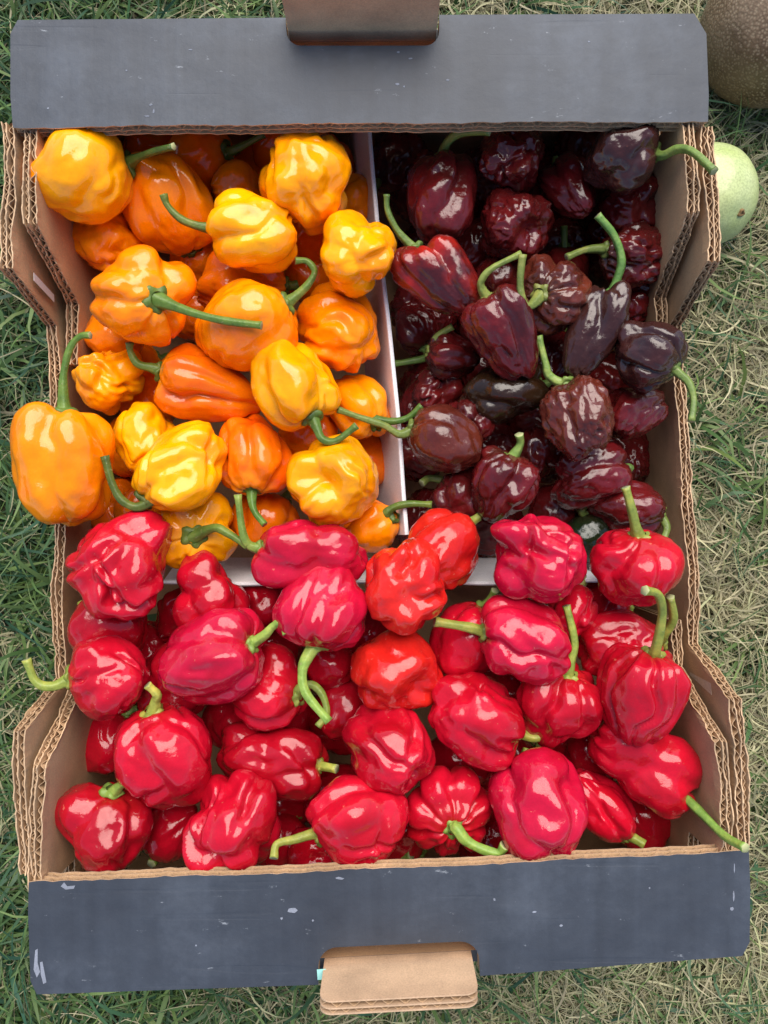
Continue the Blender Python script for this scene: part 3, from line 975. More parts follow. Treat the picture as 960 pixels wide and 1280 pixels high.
COLS = {
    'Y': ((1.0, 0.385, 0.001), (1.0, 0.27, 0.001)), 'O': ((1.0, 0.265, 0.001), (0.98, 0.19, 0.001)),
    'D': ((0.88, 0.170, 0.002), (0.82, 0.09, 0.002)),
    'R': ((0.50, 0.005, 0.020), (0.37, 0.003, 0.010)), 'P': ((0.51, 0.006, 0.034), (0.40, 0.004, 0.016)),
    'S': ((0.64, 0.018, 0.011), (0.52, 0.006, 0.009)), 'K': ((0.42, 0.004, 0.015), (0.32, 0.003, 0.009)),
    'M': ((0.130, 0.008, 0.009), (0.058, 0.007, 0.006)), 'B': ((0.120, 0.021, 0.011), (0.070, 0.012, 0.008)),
    'V': ((0.046, 0.013, 0.011), (0.030, 0.010, 0.009)), 'X': ((0.024, 0.012, 0.005), (0.036, 0.014, 0.006)),
    'W': ((0.060, 0.007, 0.008), (0.36, 0.014, 0.008)), 'G': ((0.010, 0.020, 0.007), (0.016, 0.018, 0.008)),
}
SKIN = {'o': M_OR, 'r': M_RE, 'c': M_CH}
NAME = {'o': "orange_pepper", 'r': "red_pepper", 'c': "brown_pepper"}
GROUP = {'o': "orange peppers in the box", 'r': "red peppers in the box", 'c': "dark brown peppers in the box"}
STEMC = {'o': (0.078, 0.150, 0.020), 'r': (0.22, 0.31, 0.050), 'c': (0.15, 0.25, 0.050)}

def pepper(fam, col, px, py, w, l, ang, tilt, z, style, seed, stem, label, dz=0.006, wr=None):
    sc = (H - z) / F
    big = w * l > 6800
    nu, nv = (104, 68) if big else (64, 42)
    if wr is None: wr = 1.0 if fam == 'c' else 0.0
    wr *= 1.35
    W_, L_ = w * sc * 1.03, l * sc * 1.02
    V = pepper_verts(seed * 17 + 5, style, W_, L_, wr, nu, nv)
    a, t = math.radians(ang), math.radians(tilt)
    ax = Vector((math.cos(t) * math.cos(a), math.cos(t) * math.sin(a), math.sin(t)))
    q = ax.to_track_quat('Z', 'Y')
    R = q.to_matrix() @ Matrix.Rotation(seed * 1.37, 3, 'Z')
    Rn = np.array(R)
    Vw = V @ Rn.T
    # centre the visible outline on the pixel position
    mid = (Vw.max(0) + Vw.min(0)) / 2
    Vw = Vw - mid
    c = p2w(px, py, z)
    base_z = float(Vw[:, 2].min())
    root = empty(NAME[fam], (c.x, c.y, c.z + base_z))
    tag(root, label, "pepper", GROUP[fam])
    Vl = Vw.copy(); Vl[:, 2] -= base_z
    me = bpy.data.meshes.new("pepper_body")
    me.from_pydata(Vl.tolist(), [], pepper_faces(nu, nv))
    me.materials.append(SKIN[fam])
    me.polygons.foreach_set("use_smooth", np.ones(len(me.polygons), dtype=bool))
    me.update()
    sh = me.attributes.new("shoulder", 'FLOAT', 'POINT')
    tt = (V[:, 2] - V[:, 2].min()) / (V[:, 2].max() - V[:, 2].min())
    rad2 = np.linalg.norm(V - V[0], axis=1) / W_
    sh.data.foreach_set("value", np.clip(1.15 - rad2 * 2.4, 0, 1).astype(np.float32))
    b = link(bpy.data.objects.new("pepper_body", me), root)
    c0, c1 = COLS[col]
    rr = random.Random(seed * 3 + 1)
    k = rr.uniform(0.88, 1.10)
    b.color = (c0[0] * k, c0[1] * k * rr.uniform(.9, 1.1), c0[2] * k, 1)
    b["tint"] = [c1[0] * k, c1[1] * k, c1[2] * k]
    # stem, starting in the cavity
    P0 = Vector(Vl[0])
    P0w = P0 + root.location
    cr = min(0.0072, 0.145 * W_) * rr.uniform(.9, 1.1) * (0.9 if fam != 'o' else 1.0)
    if stem:
        nst = len(stem)
        zs = P0w.z
        pts = []
        for i, (x, y) in enumerate(stem):
            pts.append(p2w(x, y, zs + ax.z * 0.004 + dz * (i + 1) / nst))
        path = [P0w - ax * 0.0012] + pts
        if (path[1] - path[0]).length < 0.004 and len(path) > 2:
            path.pop(1)
    else:
        path = [P0w - ax * 0.0012, P0w + ax * 0.004, P0w + ax * 0.007 + Vector((rr.uniform(-.002, .002), rr.uniform(-.002, .002), 0))]
    path = [p - root.location for p in path]
    path = catmull(path, 7)
    n = len(path)
    s = 0.0; lens = [0.0]
    for i in range(1, n):
        s += (path[i] - path[i - 1]).length; lens.append(s)
    r0 = cr * 0.62; r1 = rr.uniform(.0013, .0017)
    if fam == 'r': r1 *= 1.2
    rad = []
    for i in range(n):
        u = lens[i]
        r = r1 * (1.18 - 0.25 * u / s) + (r0 - r1) * math.exp(-(u / 0.0060) ** 1.2)
        if s - u < 0.003: r *= 1 + 0.22 * (1 - (s - u) / 0.003)
        rad.append(r)
    Vs, Fs, mi = tube(path, rad, 16, 0.10, seed)
    st = mesh_obj("stem", Vs, Fs, [M_STEM, M_CUT], root, mi, smooth=True)
    sc_ = STEMC[fam]; kk = rr.uniform(.75, 1.25); yy = rr.uniform(.8, 1.35)
    st.color = (sc_[0] * kk * yy, sc_[1] * kk, sc_[2] * kk, 1)
    # calyx: small toothed collar lying on the shoulder
    d0 = ax
    x = d0.orthogonal().normalized(); y = d0.cross(x)
    Vc, Fc = [], []
    ns = 30; teeth = 5
    ring = [(0.50, 0.0016), (0.80, 0.0012), (1.0, 0.0000), (0.93, -0.0007), (0.55, -0.0010)]
    ph = rr.random() * 6
    # how high the shoulder surface is above the pole at radius cr
    for j, (fr, h) in enumerate(ring):
        for i in range(ns):
            a_ = 2 * math.pi * i / ns
            tooth = 1 + (0.09 * math.cos(teeth * a_ + ph) + 0.06 * math.cos(2 * a_ + ph * 2)) * (fr > 0.75)
            rr_ = cr * fr * tooth
            Vc.append(P0 + (x * math.cos(a_) + y * math.sin(a_)) * rr_ + d0 * (h + 0.0007 + 0.0006 * math.cos(teeth * a_ + ph + 1) * (fr > .75)))
    for j in range(len(ring) - 1):
        for i in range(ns):
            i2 = (i + 1) % ns
            Fc.append((j * ns + i, (j + 1) * ns + i, (j + 1) * ns + i2, j * ns + i2))
    cx = mesh_obj("calyx", Vc, Fc, M_STEM, st, smooth=True)
    cx.color = (st.color[0] * .85, st.color[1] * .85, st.color[2] * .85, 1)
    return root

PEPPERS = [
 # ---------------- orange
 ('o','Y',103,218,124,122,15,-12,.121,'smooth',401,[(168,199),(190,190),(217,183)],"round yellow orange pepper against the black flap in the far left corner",.022),
 ('o','O',214,256,100,126,-70,-35,.098,'bonnet',2,None,"upright orange pepper right of the yellow corner pepper, no stem showing"),
 ('o','D',250,196,82,80,8,25,.084,'smooth',3,[(292,188),(312,178),(330,168)],"shaded orange pepper under the black flap with dark green stem"),
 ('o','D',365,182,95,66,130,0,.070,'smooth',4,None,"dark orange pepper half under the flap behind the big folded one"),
 ('o','Y',381,227,116,120,110,-50,.120,'bonnet',405,None,"large yellow orange pepper with folded end beside the divider's far end"),
 ('o','Y',317,288,96,110,172,4,.122,'bell',6,[(255,284),(228,275),(210,258),(204,243)],"yellow orange pepper whose curved stem points left over the upright orange one"),
 ('o','Y',449,314,98,106,100,-62,.121,'tri',7,None,"three lobed yellow orange pepper leaning on the divider by a brown pepper's stem"),
 ('o','O',443,248,56,58,40,-20,.080,'smooth',8,None,"small dull orange pepper with thin cracks beside the white divider"),
 ('o','O',296,236,66,60,60,-40,.085,'smooth',9,None,"orange pepper peeping out just above the yellow one with left-pointing stem"),
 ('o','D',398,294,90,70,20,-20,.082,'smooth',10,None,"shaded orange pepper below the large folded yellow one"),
 ('o','O',134,300,86,82,120,-50,.093,'bonnet',11,None,"orange pepper tucked under the yellow corner pepper beside the brown side wall"),
 ('o','O',181,372,124,122,-22,46,.117,'ribs',12,[(240,391),(280,401),(327,407)],"ribbed orange pepper with long straight stem lying across its neighbour"),
 ('o','O',305,405,108,130,28,6,.117,'smooth',13,[(368,372),(384,357),(393,340),(384,327),(369,326)],"smooth orange pepper with thick hooked stem curling up at its right end"),
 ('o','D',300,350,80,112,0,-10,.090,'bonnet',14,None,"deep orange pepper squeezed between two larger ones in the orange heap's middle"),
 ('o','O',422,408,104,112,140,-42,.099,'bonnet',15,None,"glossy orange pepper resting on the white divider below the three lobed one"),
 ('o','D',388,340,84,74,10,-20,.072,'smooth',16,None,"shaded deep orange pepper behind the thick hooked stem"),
 ('o','Y',132,476,86,88,80,-72,.099,'crumple',17,None,"small yellow orange pepper with puckered end right of a tall upright stem"),
 ('o','D',258,478,90,138,168,8,.103,'pod',18,[(190,460),(172,455),(163,440),(162,428)],"deep orange tapering pepper with a thin hooked stem at its left end"),
 ('o','O',145,418,72,66,60,-30,.080,'smooth',19,None,"orange pepper in shade below the ribbed one near the left wall"),
 ('o','Y',184,548,84,92,100,-40,.100,'bonnet',20,None,"yellow orange pepper partly hidden behind the bright yellow one"),
 ('o','Y',226,582,106,124,222,12,.121,'bonnet',21,[(190,624),(172,634),(153,626),(140,604),(131,570)],"bright yellow pepper whose stem curves left and up like a hook"),
 ('o','O',82,582,116,154,92,4,.122,'bell',22,[(79,490),(80,465),(88,435),(100,421),(113,419)],"big orange bell shaped pepper lying over the left edge of the box"),
 ('o','D',319,566,94,112,-88,18,.103,'ribs',23,[(315,627),(319,641),(331,656)],"reddish orange ribbed pepper with stem pointing down towards the red ones"),
 ('o','Y',367,480,100,120,-62,14,.120,'tri',24,[(395,533),(403,549),(420,551),(446,532)],"deeply grooved yellow orange pepper with stem bent sideways at its lower end"),
 ('o','O',446,508,72,92,-50,30,.090,'bonnet',25,[(468,524),(490,527),(510,522),(527,507)],"small orange pepper at the divider whose stem crosses over the white card"),
 ('o','Y',416,602,112,108,100,-62,.113,'cup',26,None,"round yellow orange pepper with a dented side above the pink red ones"),
 ('o','Y',247,664,106,84,-30,72,.098,'ribs',27,[(268,660),(285,667),(310,683)],"flat yellow orange pepper seen stem first next to the red swirl pepper"),
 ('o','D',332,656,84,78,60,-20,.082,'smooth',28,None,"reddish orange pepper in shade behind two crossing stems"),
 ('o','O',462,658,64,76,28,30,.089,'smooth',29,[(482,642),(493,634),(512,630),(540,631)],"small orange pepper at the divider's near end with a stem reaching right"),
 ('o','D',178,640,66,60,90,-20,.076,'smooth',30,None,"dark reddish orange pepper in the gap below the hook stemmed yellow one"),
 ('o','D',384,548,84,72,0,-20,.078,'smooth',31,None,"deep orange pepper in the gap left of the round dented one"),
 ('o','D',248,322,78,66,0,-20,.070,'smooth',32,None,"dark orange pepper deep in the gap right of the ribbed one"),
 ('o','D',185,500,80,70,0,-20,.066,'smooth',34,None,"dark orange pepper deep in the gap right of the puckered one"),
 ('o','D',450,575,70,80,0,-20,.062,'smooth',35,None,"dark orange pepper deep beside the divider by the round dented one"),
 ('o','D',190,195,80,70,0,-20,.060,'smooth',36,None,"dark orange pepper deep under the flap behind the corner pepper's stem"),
 # ---------------- dark brown
 ('c','M',552,249,84,114,88,2,.101,'bell',41,[(554,190),(560,177),(576,166),(612,164)],"maroon bell shaped pepper with three grooves and stem bent right under flap",.024,.25),
 ('c','M',638,199,86,96,70,-55,.106,'crumple',42,None,"lumpy maroon pepper touching the far flap, dented like a fist",.006,.5),
 ('c','M',707,237,62,92,110,-22,.097,'pod',43,None,"pointed wrinkled maroon pepper between the lumpy and the purple one"),
 ('c','V',777,193,92,84,3,4,.123,'bonnet',44,[(826,195),(846,187),(866,190),(893,214)],"purple brown folded pepper whose green stem reaches over the right wall",.030,.35),
 ('c','M',786,250,84,70,20,-20,.094,'crumple',45,None,"dark maroon pepper underneath the purple one in the far right corner"),
 ('c','M',647,281,88,90,80,-66,.101,'cup',46,None,"wrinkled maroon pepper with a sunken end in the middle of the brown heap"),
 ('c','M',794,320,82,84,172,12,.099,'crumple',47,[(750,311),(730,313),(708,322)],"crinkled pinkish maroon pepper at the right wall with stem pointing left",.004,1.4),
 ('c','W',544,346,80,116,128,6,.112,'pod',48,[(503,296),(493,282),(484,262),(483,243)],"maroon pepper with bright red flank and stem rising past the divider",.008,.3),
 ('c','M',625,417,84,118,116,10,.116,'pod',49,[(603,362),(602,350),(616,335),(652,317)],"deep red brown grooved pepper with arched stem in the heap's centre",.010,.5),
 ('c','B',689,372,94,96,195,50,.108,'ribs',50,[(662,383),(653,374),(650,352),(653,318)],"ribbed brown pepper with stem pointing straight up the picture",.012,.8),
 ('c','V',745,416,72,130,66,4,.112,'pod',51,[(771,350),(777,325),(768,295),(747,269)],"long dark purple brown pepper with a tall curved stem",.012,.3),
 ('c','V',815,445,86,90,-36,25,.119,'ribs',352,[(850,468),(861,479),(867,500),(864,527)],"shiny dark brown ribbed pepper whose stem hangs over the right edge",.004,.3),
 ('c','B',722,523,98,104,112,-12,.116,'bonnet',53,[(687,470),(682,455),(673,420)],"large wrinkled red brown pepper, crumpled like leather, near the right wall",.004,1.5),
 ('c','X',628,486,82,112,15,-10,.093,'tri',54,None,"glossy almost black pepper reflecting the sky, below the central grooved one",.006,.1),
 ('c','B',556,548,82,96,165,4,.104,'smooth',55,[(500,543),(480,532),(450,522),(422,512)],"shiny chocolate brown pepper whose long stem crosses the white divider",.010,.15),
 ('c','M',588,530,62,70,80,-30,.090,'crumple',56,None,"wrinkled maroon pepper squeezed right of the shiny chocolate one"),
 ('c','M',632,605,90,90,74,12,.101,'ribs',57,[(650,556),(649,543)],"ridged maroon pepper with a short green stub above the red peppers",.006,.6),
 ('c','M',572,622,74,66,120,-20,.086,'ribs',58,[(538,598),(527,604)],"ridged dark maroon pepper beside the divider's near end",.006,.6),
 ('c','M',796,516,70,80,200,0,.096,'pod',59,None,"crinkled purple maroon pepper against the right wall beside the leathery one",.006,1.5),
 ('c','M',738,594,78,98,10,-10,.091,'bell',60,None,"maroon pepper with sky blue shine directly below the leathery one",.006,.6),
 ('c','M',783,636,68,96,-10,5,.089,'bonnet',61,[(828,645),(833,658),(830,673)],"wrinkled purple maroon pepper behind the upright stem of a red one",.004,1.0),
 ('c','G',735,672,56,64,100,10,.078,'smooth',62,[(727,640),(735,628)],"dark green unripe pepper in the shade between two red ones",.004,.1),
 ('c','M',566,444,58,66,170,10,.090,'ribs',63,[(545,422),(566,408)],"small ribbed maroon pepper left of the central grooved one",.006,.4),
 ('c','M',546,490,58,60,60,-20,.076,'crumple',64,None,"small wrinkled maroon pepper in shade left of the glossy black one"),
 ('c','M',522,413,56,60,-60,10,.070,'ribs',65,[(534,446),(512,452),(492,455)],"dark maroon pepper deep in shade right of the divider, stem towards it",.004,.4),
 ('c','M',672,567,66,62,60,-20,.078,'crumple',66,None,"dark purple maroon pepper in the gap left of the leathery one"),
 ('c','M',628,352,66,62,60,-20,.085,'smooth',67,None,"maroon pepper peeping out behind the arched stem in the heap's centre"),
 ('c','M',790,378,60,64,60,-20,.080,'crumple',68,None,"wrinkled dark maroon pepper below the crinkled one at the right wall"),
 ('c','M',706,340,60,60,90,10,.066,'smooth',69,[(706,318),(705,283)],"dark pepper deep down whose thin green stem shows below the pointed one",.004,.4),
 ('c','M',495,205,70,80,60,-20,.052,'smooth',70,None,"almost black pepper deep under the flap right of the divider"),
 ('c','M',690,450,70,80,60,-20,.068,'smooth',71,None,"dark pepper deep in the gap right of the central grooved one"),
 ('c','M',596,310,70,80,40,-20,.062,'smooth',73,None,"dark pepper deep in the gap below the bell shaped maroon one"),
 ('c','M',730,180,70,70,40,-20,.056,'smooth',74,None,"dark pepper deep under the flap left of the purple one"),
 ('c','M',530,500,60,80,40,-20,.054,'smooth',75,None,"dark pepper deep right of the divider above the shiny chocolate one"),
 ('c','M',690,640,70,60,40,-20,.064,'smooth',76,None,"dark pepper deep in the gap left of the unripe green one"),
 # ---------------- red
 ('r','R',151,705,126,122,80,-70,.121,'crumple',81,None,"red pepper with deeply swirled folds at the left wall, under the orange bell"),
 ('r','R',264,739,94,84,80,-66,.109,'tri',82,None,"small three lobed red pepper just below the flat yellow orange one"),
 ('r','P',388,692,88,142,178,4,.117,'waist',83,[(312,682),(303,665),(297,618)],"long pink red pepper lying sideways against the orange heap"),
 ('r','P',401,758,116,110,-97,14,.124,'ribs',84,[(386,818),(378,838),(382,866),(411,902)],"pinkish red round pepper with a long pale stem curving down"),
 ('r','S',507,731,110,112,60,-82,.123,'crumple',85,None,"scarlet pepper with rosette folds facing up at the heap's centre"),
 ('r','S',553,686,94,106,40,-30,.112,'bonnet',86,None,"scarlet pepper behind the rosette one, next to the divider's near end"),
 ('r','P',670,697,114,124,140,-50,.120,'crumple',387,None,"large pink red pepper with deep folds beside the ridged maroon ones"),
 ('r','R',796,709,114,94,90,22,.120,'ribs',88,[(795,660),(790,638),(782,609)],"squat red lobed pepper with an upright stem at the right wall"),
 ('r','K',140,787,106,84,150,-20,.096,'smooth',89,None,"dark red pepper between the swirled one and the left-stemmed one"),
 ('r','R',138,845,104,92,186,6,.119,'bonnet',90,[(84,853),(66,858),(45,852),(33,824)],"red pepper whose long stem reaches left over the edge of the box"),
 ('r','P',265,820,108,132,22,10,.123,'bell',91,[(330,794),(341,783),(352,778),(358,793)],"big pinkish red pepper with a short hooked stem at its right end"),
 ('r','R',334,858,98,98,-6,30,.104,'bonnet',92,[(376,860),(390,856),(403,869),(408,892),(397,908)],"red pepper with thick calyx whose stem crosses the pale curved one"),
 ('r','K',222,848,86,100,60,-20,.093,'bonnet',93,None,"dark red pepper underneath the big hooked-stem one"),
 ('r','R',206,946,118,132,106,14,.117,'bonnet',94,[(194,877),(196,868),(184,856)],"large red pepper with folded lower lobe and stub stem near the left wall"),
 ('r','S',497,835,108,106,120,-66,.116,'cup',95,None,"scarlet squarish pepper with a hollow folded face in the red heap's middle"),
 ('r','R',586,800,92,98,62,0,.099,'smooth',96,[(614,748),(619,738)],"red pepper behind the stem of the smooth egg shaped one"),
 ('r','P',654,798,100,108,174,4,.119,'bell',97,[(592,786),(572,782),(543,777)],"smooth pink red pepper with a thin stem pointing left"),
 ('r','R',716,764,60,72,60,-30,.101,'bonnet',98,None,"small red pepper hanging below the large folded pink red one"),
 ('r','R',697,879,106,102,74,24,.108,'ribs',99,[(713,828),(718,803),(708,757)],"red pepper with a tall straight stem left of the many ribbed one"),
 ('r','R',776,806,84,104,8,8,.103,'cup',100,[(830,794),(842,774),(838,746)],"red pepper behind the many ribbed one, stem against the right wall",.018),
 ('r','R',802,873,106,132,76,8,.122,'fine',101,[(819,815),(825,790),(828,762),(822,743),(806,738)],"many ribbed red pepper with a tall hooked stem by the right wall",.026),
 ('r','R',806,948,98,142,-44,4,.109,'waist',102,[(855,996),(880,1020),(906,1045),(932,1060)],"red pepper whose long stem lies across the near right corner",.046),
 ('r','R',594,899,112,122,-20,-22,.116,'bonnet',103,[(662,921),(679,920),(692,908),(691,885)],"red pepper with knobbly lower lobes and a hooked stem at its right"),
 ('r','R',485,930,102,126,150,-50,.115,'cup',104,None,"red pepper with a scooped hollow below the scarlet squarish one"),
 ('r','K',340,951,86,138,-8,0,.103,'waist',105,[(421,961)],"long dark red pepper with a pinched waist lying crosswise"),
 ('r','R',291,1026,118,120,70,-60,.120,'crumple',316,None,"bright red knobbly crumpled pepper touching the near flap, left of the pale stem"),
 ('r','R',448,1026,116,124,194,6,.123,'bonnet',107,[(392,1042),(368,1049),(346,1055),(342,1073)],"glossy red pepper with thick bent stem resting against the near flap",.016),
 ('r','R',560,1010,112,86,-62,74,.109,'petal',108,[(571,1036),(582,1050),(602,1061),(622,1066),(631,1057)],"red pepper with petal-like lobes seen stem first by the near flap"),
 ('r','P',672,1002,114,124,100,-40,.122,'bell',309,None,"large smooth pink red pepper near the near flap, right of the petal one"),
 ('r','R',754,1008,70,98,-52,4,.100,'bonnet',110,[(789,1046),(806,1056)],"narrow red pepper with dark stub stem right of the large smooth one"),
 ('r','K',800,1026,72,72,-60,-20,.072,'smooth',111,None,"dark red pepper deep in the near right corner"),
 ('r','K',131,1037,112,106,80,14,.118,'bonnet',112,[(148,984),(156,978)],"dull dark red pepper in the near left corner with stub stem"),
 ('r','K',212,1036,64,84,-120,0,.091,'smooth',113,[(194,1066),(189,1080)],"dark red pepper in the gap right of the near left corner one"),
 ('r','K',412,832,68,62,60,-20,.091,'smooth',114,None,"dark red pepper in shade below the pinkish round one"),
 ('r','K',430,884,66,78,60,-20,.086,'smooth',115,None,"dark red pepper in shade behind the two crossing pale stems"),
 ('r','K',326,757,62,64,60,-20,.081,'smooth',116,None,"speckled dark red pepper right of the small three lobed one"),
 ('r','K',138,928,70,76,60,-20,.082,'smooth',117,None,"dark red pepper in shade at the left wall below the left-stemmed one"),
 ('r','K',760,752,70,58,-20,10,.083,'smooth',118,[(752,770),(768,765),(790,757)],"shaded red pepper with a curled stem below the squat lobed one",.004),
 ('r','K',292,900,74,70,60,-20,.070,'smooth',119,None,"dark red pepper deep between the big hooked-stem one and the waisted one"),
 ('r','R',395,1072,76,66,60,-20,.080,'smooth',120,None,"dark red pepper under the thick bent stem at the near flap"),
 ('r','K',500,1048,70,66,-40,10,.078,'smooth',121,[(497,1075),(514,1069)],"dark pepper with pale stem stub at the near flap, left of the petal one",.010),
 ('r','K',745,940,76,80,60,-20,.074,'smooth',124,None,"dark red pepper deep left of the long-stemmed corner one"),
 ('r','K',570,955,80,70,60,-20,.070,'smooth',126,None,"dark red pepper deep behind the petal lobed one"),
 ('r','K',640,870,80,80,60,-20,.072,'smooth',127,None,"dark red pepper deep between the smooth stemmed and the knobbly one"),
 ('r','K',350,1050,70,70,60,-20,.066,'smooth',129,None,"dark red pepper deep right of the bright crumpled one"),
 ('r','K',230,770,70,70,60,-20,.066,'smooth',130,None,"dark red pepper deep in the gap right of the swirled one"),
]
# the layer below, of which only shaded scraps show between the others
LOWER = [
 (203,'o',166,468,"dark orange scrap of a pepper below the thin hooked stem near the left wall"),
 (204,'o',169,556,"dark orange pepper glimpsed under the bright yellow hook stemmed one's left side"),
 (205,'o',159,639,"dark orange pepper at the left wall just above the swirled red one"),
 (208,'o',251,386,"dark orange pepper glimpsed under the long straight stem of the ribbed one"),
 (212,'o',329,223,"dark orange pepper glimpsed left of the large folded yellow one by the flap"),
 (218,'o',406,215,"dark orange pepper in the far corner between flap and divider"),
 (240,'c',524,233,"almost black pepper beneath the bell shaped maroon one"),
 (241,'c',536,319,"almost black pepper beneath the maroon one with bright red flank"),
 (242,'c',530,392,"almost black pepper at the divider below the red flanked one"),
 (243,'c',538,487,"almost black pepper at the divider left of the glossy black one"),
 (244,'c',523,560,"almost black pepper at the divider under the shiny chocolate one"),
 (245,'c',535,652,"almost black pepper at the divider's near end behind the scarlet ones"),
 (246,'c',608,230,"almost black pepper between the bell shaped maroon one and the lumpy one"),
 (248,'c',602,396,"almost black pepper beneath the deep red brown grooved one"),
 (249,'c',612,470,"almost black pepper beneath the glossy sky reflecting one"),
 (254,'c',668,520,"almost black pepper left of the leathery one's foot"),
 (250,'c',614,569,"almost black pepper above the ridged maroon one with the green stub"),
 (251,'c',613,656,"almost black pepper below the two ridged maroon ones"),
 (252,'c',685,232,"almost black pepper between the lumpy and the pointed maroon ones"),
 (253,'c',694,315,"almost black pepper right of the one with the sunken end"),
 (256,'c',686,567,"almost black pepper left of the sky blue shining one"),
 (259,'c',771,307,"almost black pepper left of the crinkled one at the right wall"),
 (261,'c',763,481,"almost black pepper right of the leathery one's top"),
 (262,'c',771,571,"almost black pepper at the right wall beneath the leathery one"),
 (280,'r',184,820,"dark red pepper glimpsed right of the left-stemmed one"),
 (286,'r',337,814,"dark red pepper glimpsed beneath the short hooked stem"),
 (287,'r',348,900,"dark red pepper glimpsed above the pinched waist one"),
 (288,'r',347,998,"dark red pepper glimpsed right of the crumpled one by the thick bent stem"),
 (290,'r',430,901,"dark red pepper glimpsed below the cut ends of the crossing stems"),
 (294,'r',458,792,"dark red pepper glimpsed between the rosette and the squarish scarlet ones"),
 (295,'r',612,1046,"dark red pepper at the near flap between the petal and the smooth one"),
 (296,'r',632,958,"dark red pepper glimpsed below the knobbly one's right lobe"),
 (297,'r',725,930,"dark red pepper glimpsed below the one with the tall straight stem"),
 (291,'r',423,999,"dark red pepper glimpsed between the waisted one and the glossy one"),
]
for sd, fam, px, py, lab in LOWER:
    _r = random.Random(sd)
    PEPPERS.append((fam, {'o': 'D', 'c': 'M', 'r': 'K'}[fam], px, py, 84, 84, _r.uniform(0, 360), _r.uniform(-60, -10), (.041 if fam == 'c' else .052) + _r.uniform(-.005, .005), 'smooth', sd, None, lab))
for e in PEPPERS:
    fam, col, px, py, w, l, ang, tilt, z, style, seed, stem, label = e[:13]
    dz = e[13] if len(e) > 13 else 0.006
    wr = e[14] if len(e) > 14 else None
    pepper(fam, col, px, py, w, l, ang, tilt, z, style, seed, stem, label, dz, wr)

# ------------------------------------------------------------------ the two fruits on the lawn
def fruit(name, c, rx, ry, rz, mat, label, cat, scar_dir, scar_r, seed, scar_col):
    rng = np.random.default_rng(seed)
    nu, nv = 72, 48
    th = np.linspace(0, math.pi, nv + 1)[1:-1]; ph = np.arange(nu) * 2 * math.pi / nu
    T, P = np.meshgrid(th, ph, indexing='ij')
    T = np.concatenate([[0.0], T.ravel(), [math.pi]]); P = np.concatenate([[0.0], P.ravel(), [0.0]])
    D = np.stack([np.sin(T) * np.cos(P), np.sin(T) * np.sin(P), np.cos(T)], 1)
    r = 1 + 0.05 * vnoise(D * 1.5 + seed) + 0.008 * vnoise(D * 5 + seed)
    sdv = np.array(Vector(scar_dir).normalized())
    an = np.arccos(np.clip(D @ sdv, -1, 1))
    r = r - 0.05 * np.exp(-(an / 0.28) ** 2)
    V = D * r[:, None] * np.array([rx, ry, rz])
    zb = V[:, 2].min()
    root = empty(name, (c[0], c[1], c[2] + zb))
    tag(root, label, cat)
    V[:, 2] -= zb
    o = mesh_obj("rind", V, pepper_faces(nu, nv), mat, root, smooth=True)
    # scar where the stalk sat
    i0 = int(np.argmax(D @ sdv)); p = Vector(V[i0]); d = Vector(sdv)
    x = d.orthogonal().normalized(); y = d.cross(x)
    Vs, Fs = [], []
    rg = [(1.0, -0.0008), (0.9, 0.0010), (0.55, 0.0012), (0.3, 0.0002), (0.0, 0.0000)]
    for fr, h in rg:
        for k in range(18):
            a = 2 * math.pi * k / 18
            Vs.append(p + (x * math.cos(a) + y * math.sin(a)) * scar_r * fr * (1 + .18 * math.sin(3 * a + seed) + .1 * math.sin(5 * a)) + d * h)
    for j in range(len(rg) - 1):
        for k in range(18):
            k2 = (k + 1) % 18
            Fs.append((j * 18 + k, j * 18 + k2, (j + 1) * 18 + k2, (j + 1) * 18 + k))
    sm, nt, b = new_mat(name + "_scar"); b.inputs["Base Color"].default_value = (*scar_col, 1); b.inputs["Roughness"].default_value = .8
    mesh_obj("stalk_scar", Vs, Fs, sm, root, smooth=True)
    return root

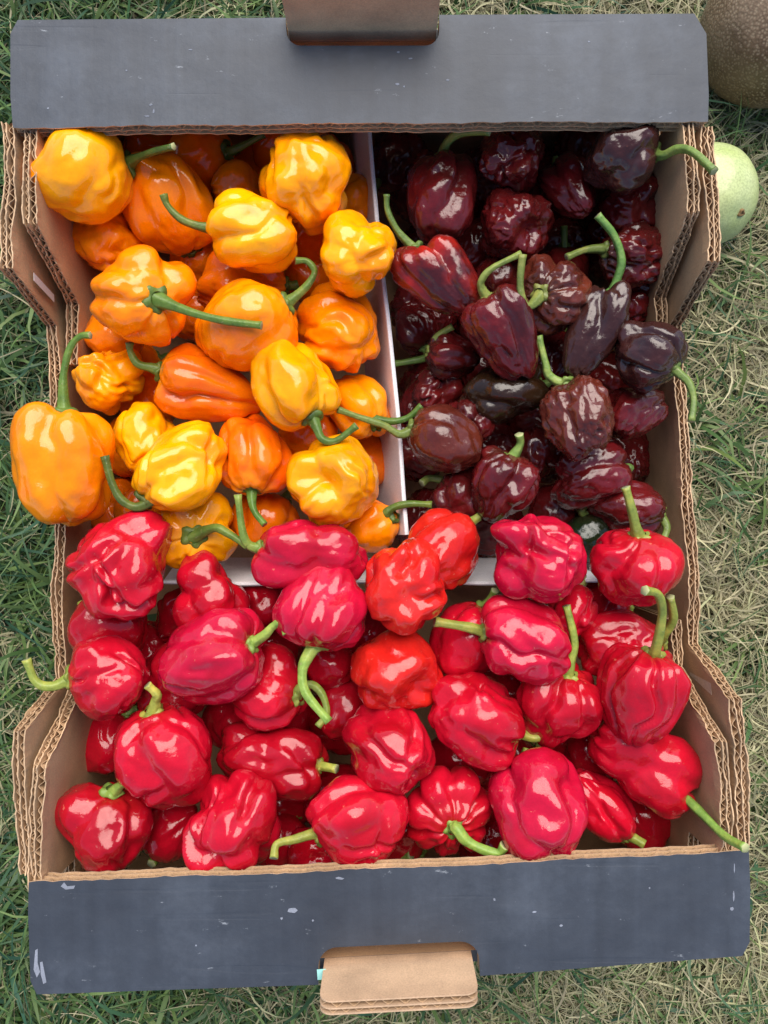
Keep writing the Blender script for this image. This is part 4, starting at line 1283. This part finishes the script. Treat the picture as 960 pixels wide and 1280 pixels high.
def russet():
    m, nt, b = new_mat("brown_russet_rind")
    tc = N(nt, "ShaderNodeTexCoord")
    n1 = N(nt, "ShaderNodeTexNoise", Scale=55.0, Detail=4.0)
    nt.links.new(tc.outputs["Object"], n1.inputs["Vector"])
    r = ramp(nt, [(0.3, (0.11, 0.066, 0.036)), (0.7, (0.22, 0.150, 0.090))])
    nt.links.new(n1.outputs["Fac"], r.inputs[0])
    v = N(nt, "ShaderNodeTexVoronoi", Scale=620.0)
    nt.links.new(tc.outputs["Object"], v.inputs["Vector"])
    rv = ramp(nt, [(0.25, 1.0), (0.5, 0.0)])
    nt.links.new(v.outputs["Distance"], rv.inputs[0])
    c = mixc(nt, rv.outputs[0], r.outputs[0], (0.30, 0.22, 0.14))
    nt.links.new(c, b.inputs["Base Color"]); b.inputs["Roughness"].default_value = 0.42
    add_bump(nt, b, v.outputs["Distance"], 0.3, 0.001)
    return m
def pale_green():
    m, nt, b = new_mat("pale_green_rind")
    tc = N(nt, "ShaderNodeTexCoord")
    n1 = N(nt, "ShaderNodeTexNoise", Scale=40.0, Detail=4.0)
    nt.links.new(tc.outputs["Object"], n1.inputs["Vector"])
    r = ramp(nt, [(0.3, (0.38, 0.46, 0.17)), (0.7, (0.55, 0.60, 0.31))])
    nt.links.new(n1.outputs["Fac"], r.inputs[0])
    n2 = N(nt, "ShaderNodeTexNoise", Scale=900.0, Detail=2.0)
    nt.links.new(tc.outputs["Object"], n2.inputs["Vector"])
    r2 = ramp(nt, [(0.3, 0.8), (0.6, 1.1)])
    nt.links.new(n2.outputs["Fac"], r2.inputs[0])
    c = mixc(nt, 1.0, r.outputs[0], r2.outputs[0], 'MULTIPLY')
    nt.links.new(c, b.inputs["Base Color"]); b.inputs["Roughness"].default_value = 0.35
    return m
bc = p2w(968, 32, 0.042)
fruit("brown_melon", bc, 0.0395, 0.041, 0.040, russet(), "large round brown speckled melon on the grass beyond the box's far right corner", "melon",
      (-0.25, -0.52, 0.80), 0.0040, 3, (0.17, 0.12, 0.05))
gc = p2w(884, 243, 0.030)
fruit("green_squash", gc, 0.0262, 0.0285, 0.027, pale_green(), "small pale green round squash on the grass beside the box's right wall", "squash",
      (0.40, -0.62, 0.68), 0.0022, 5, (0.22, 0.13, 0.05))
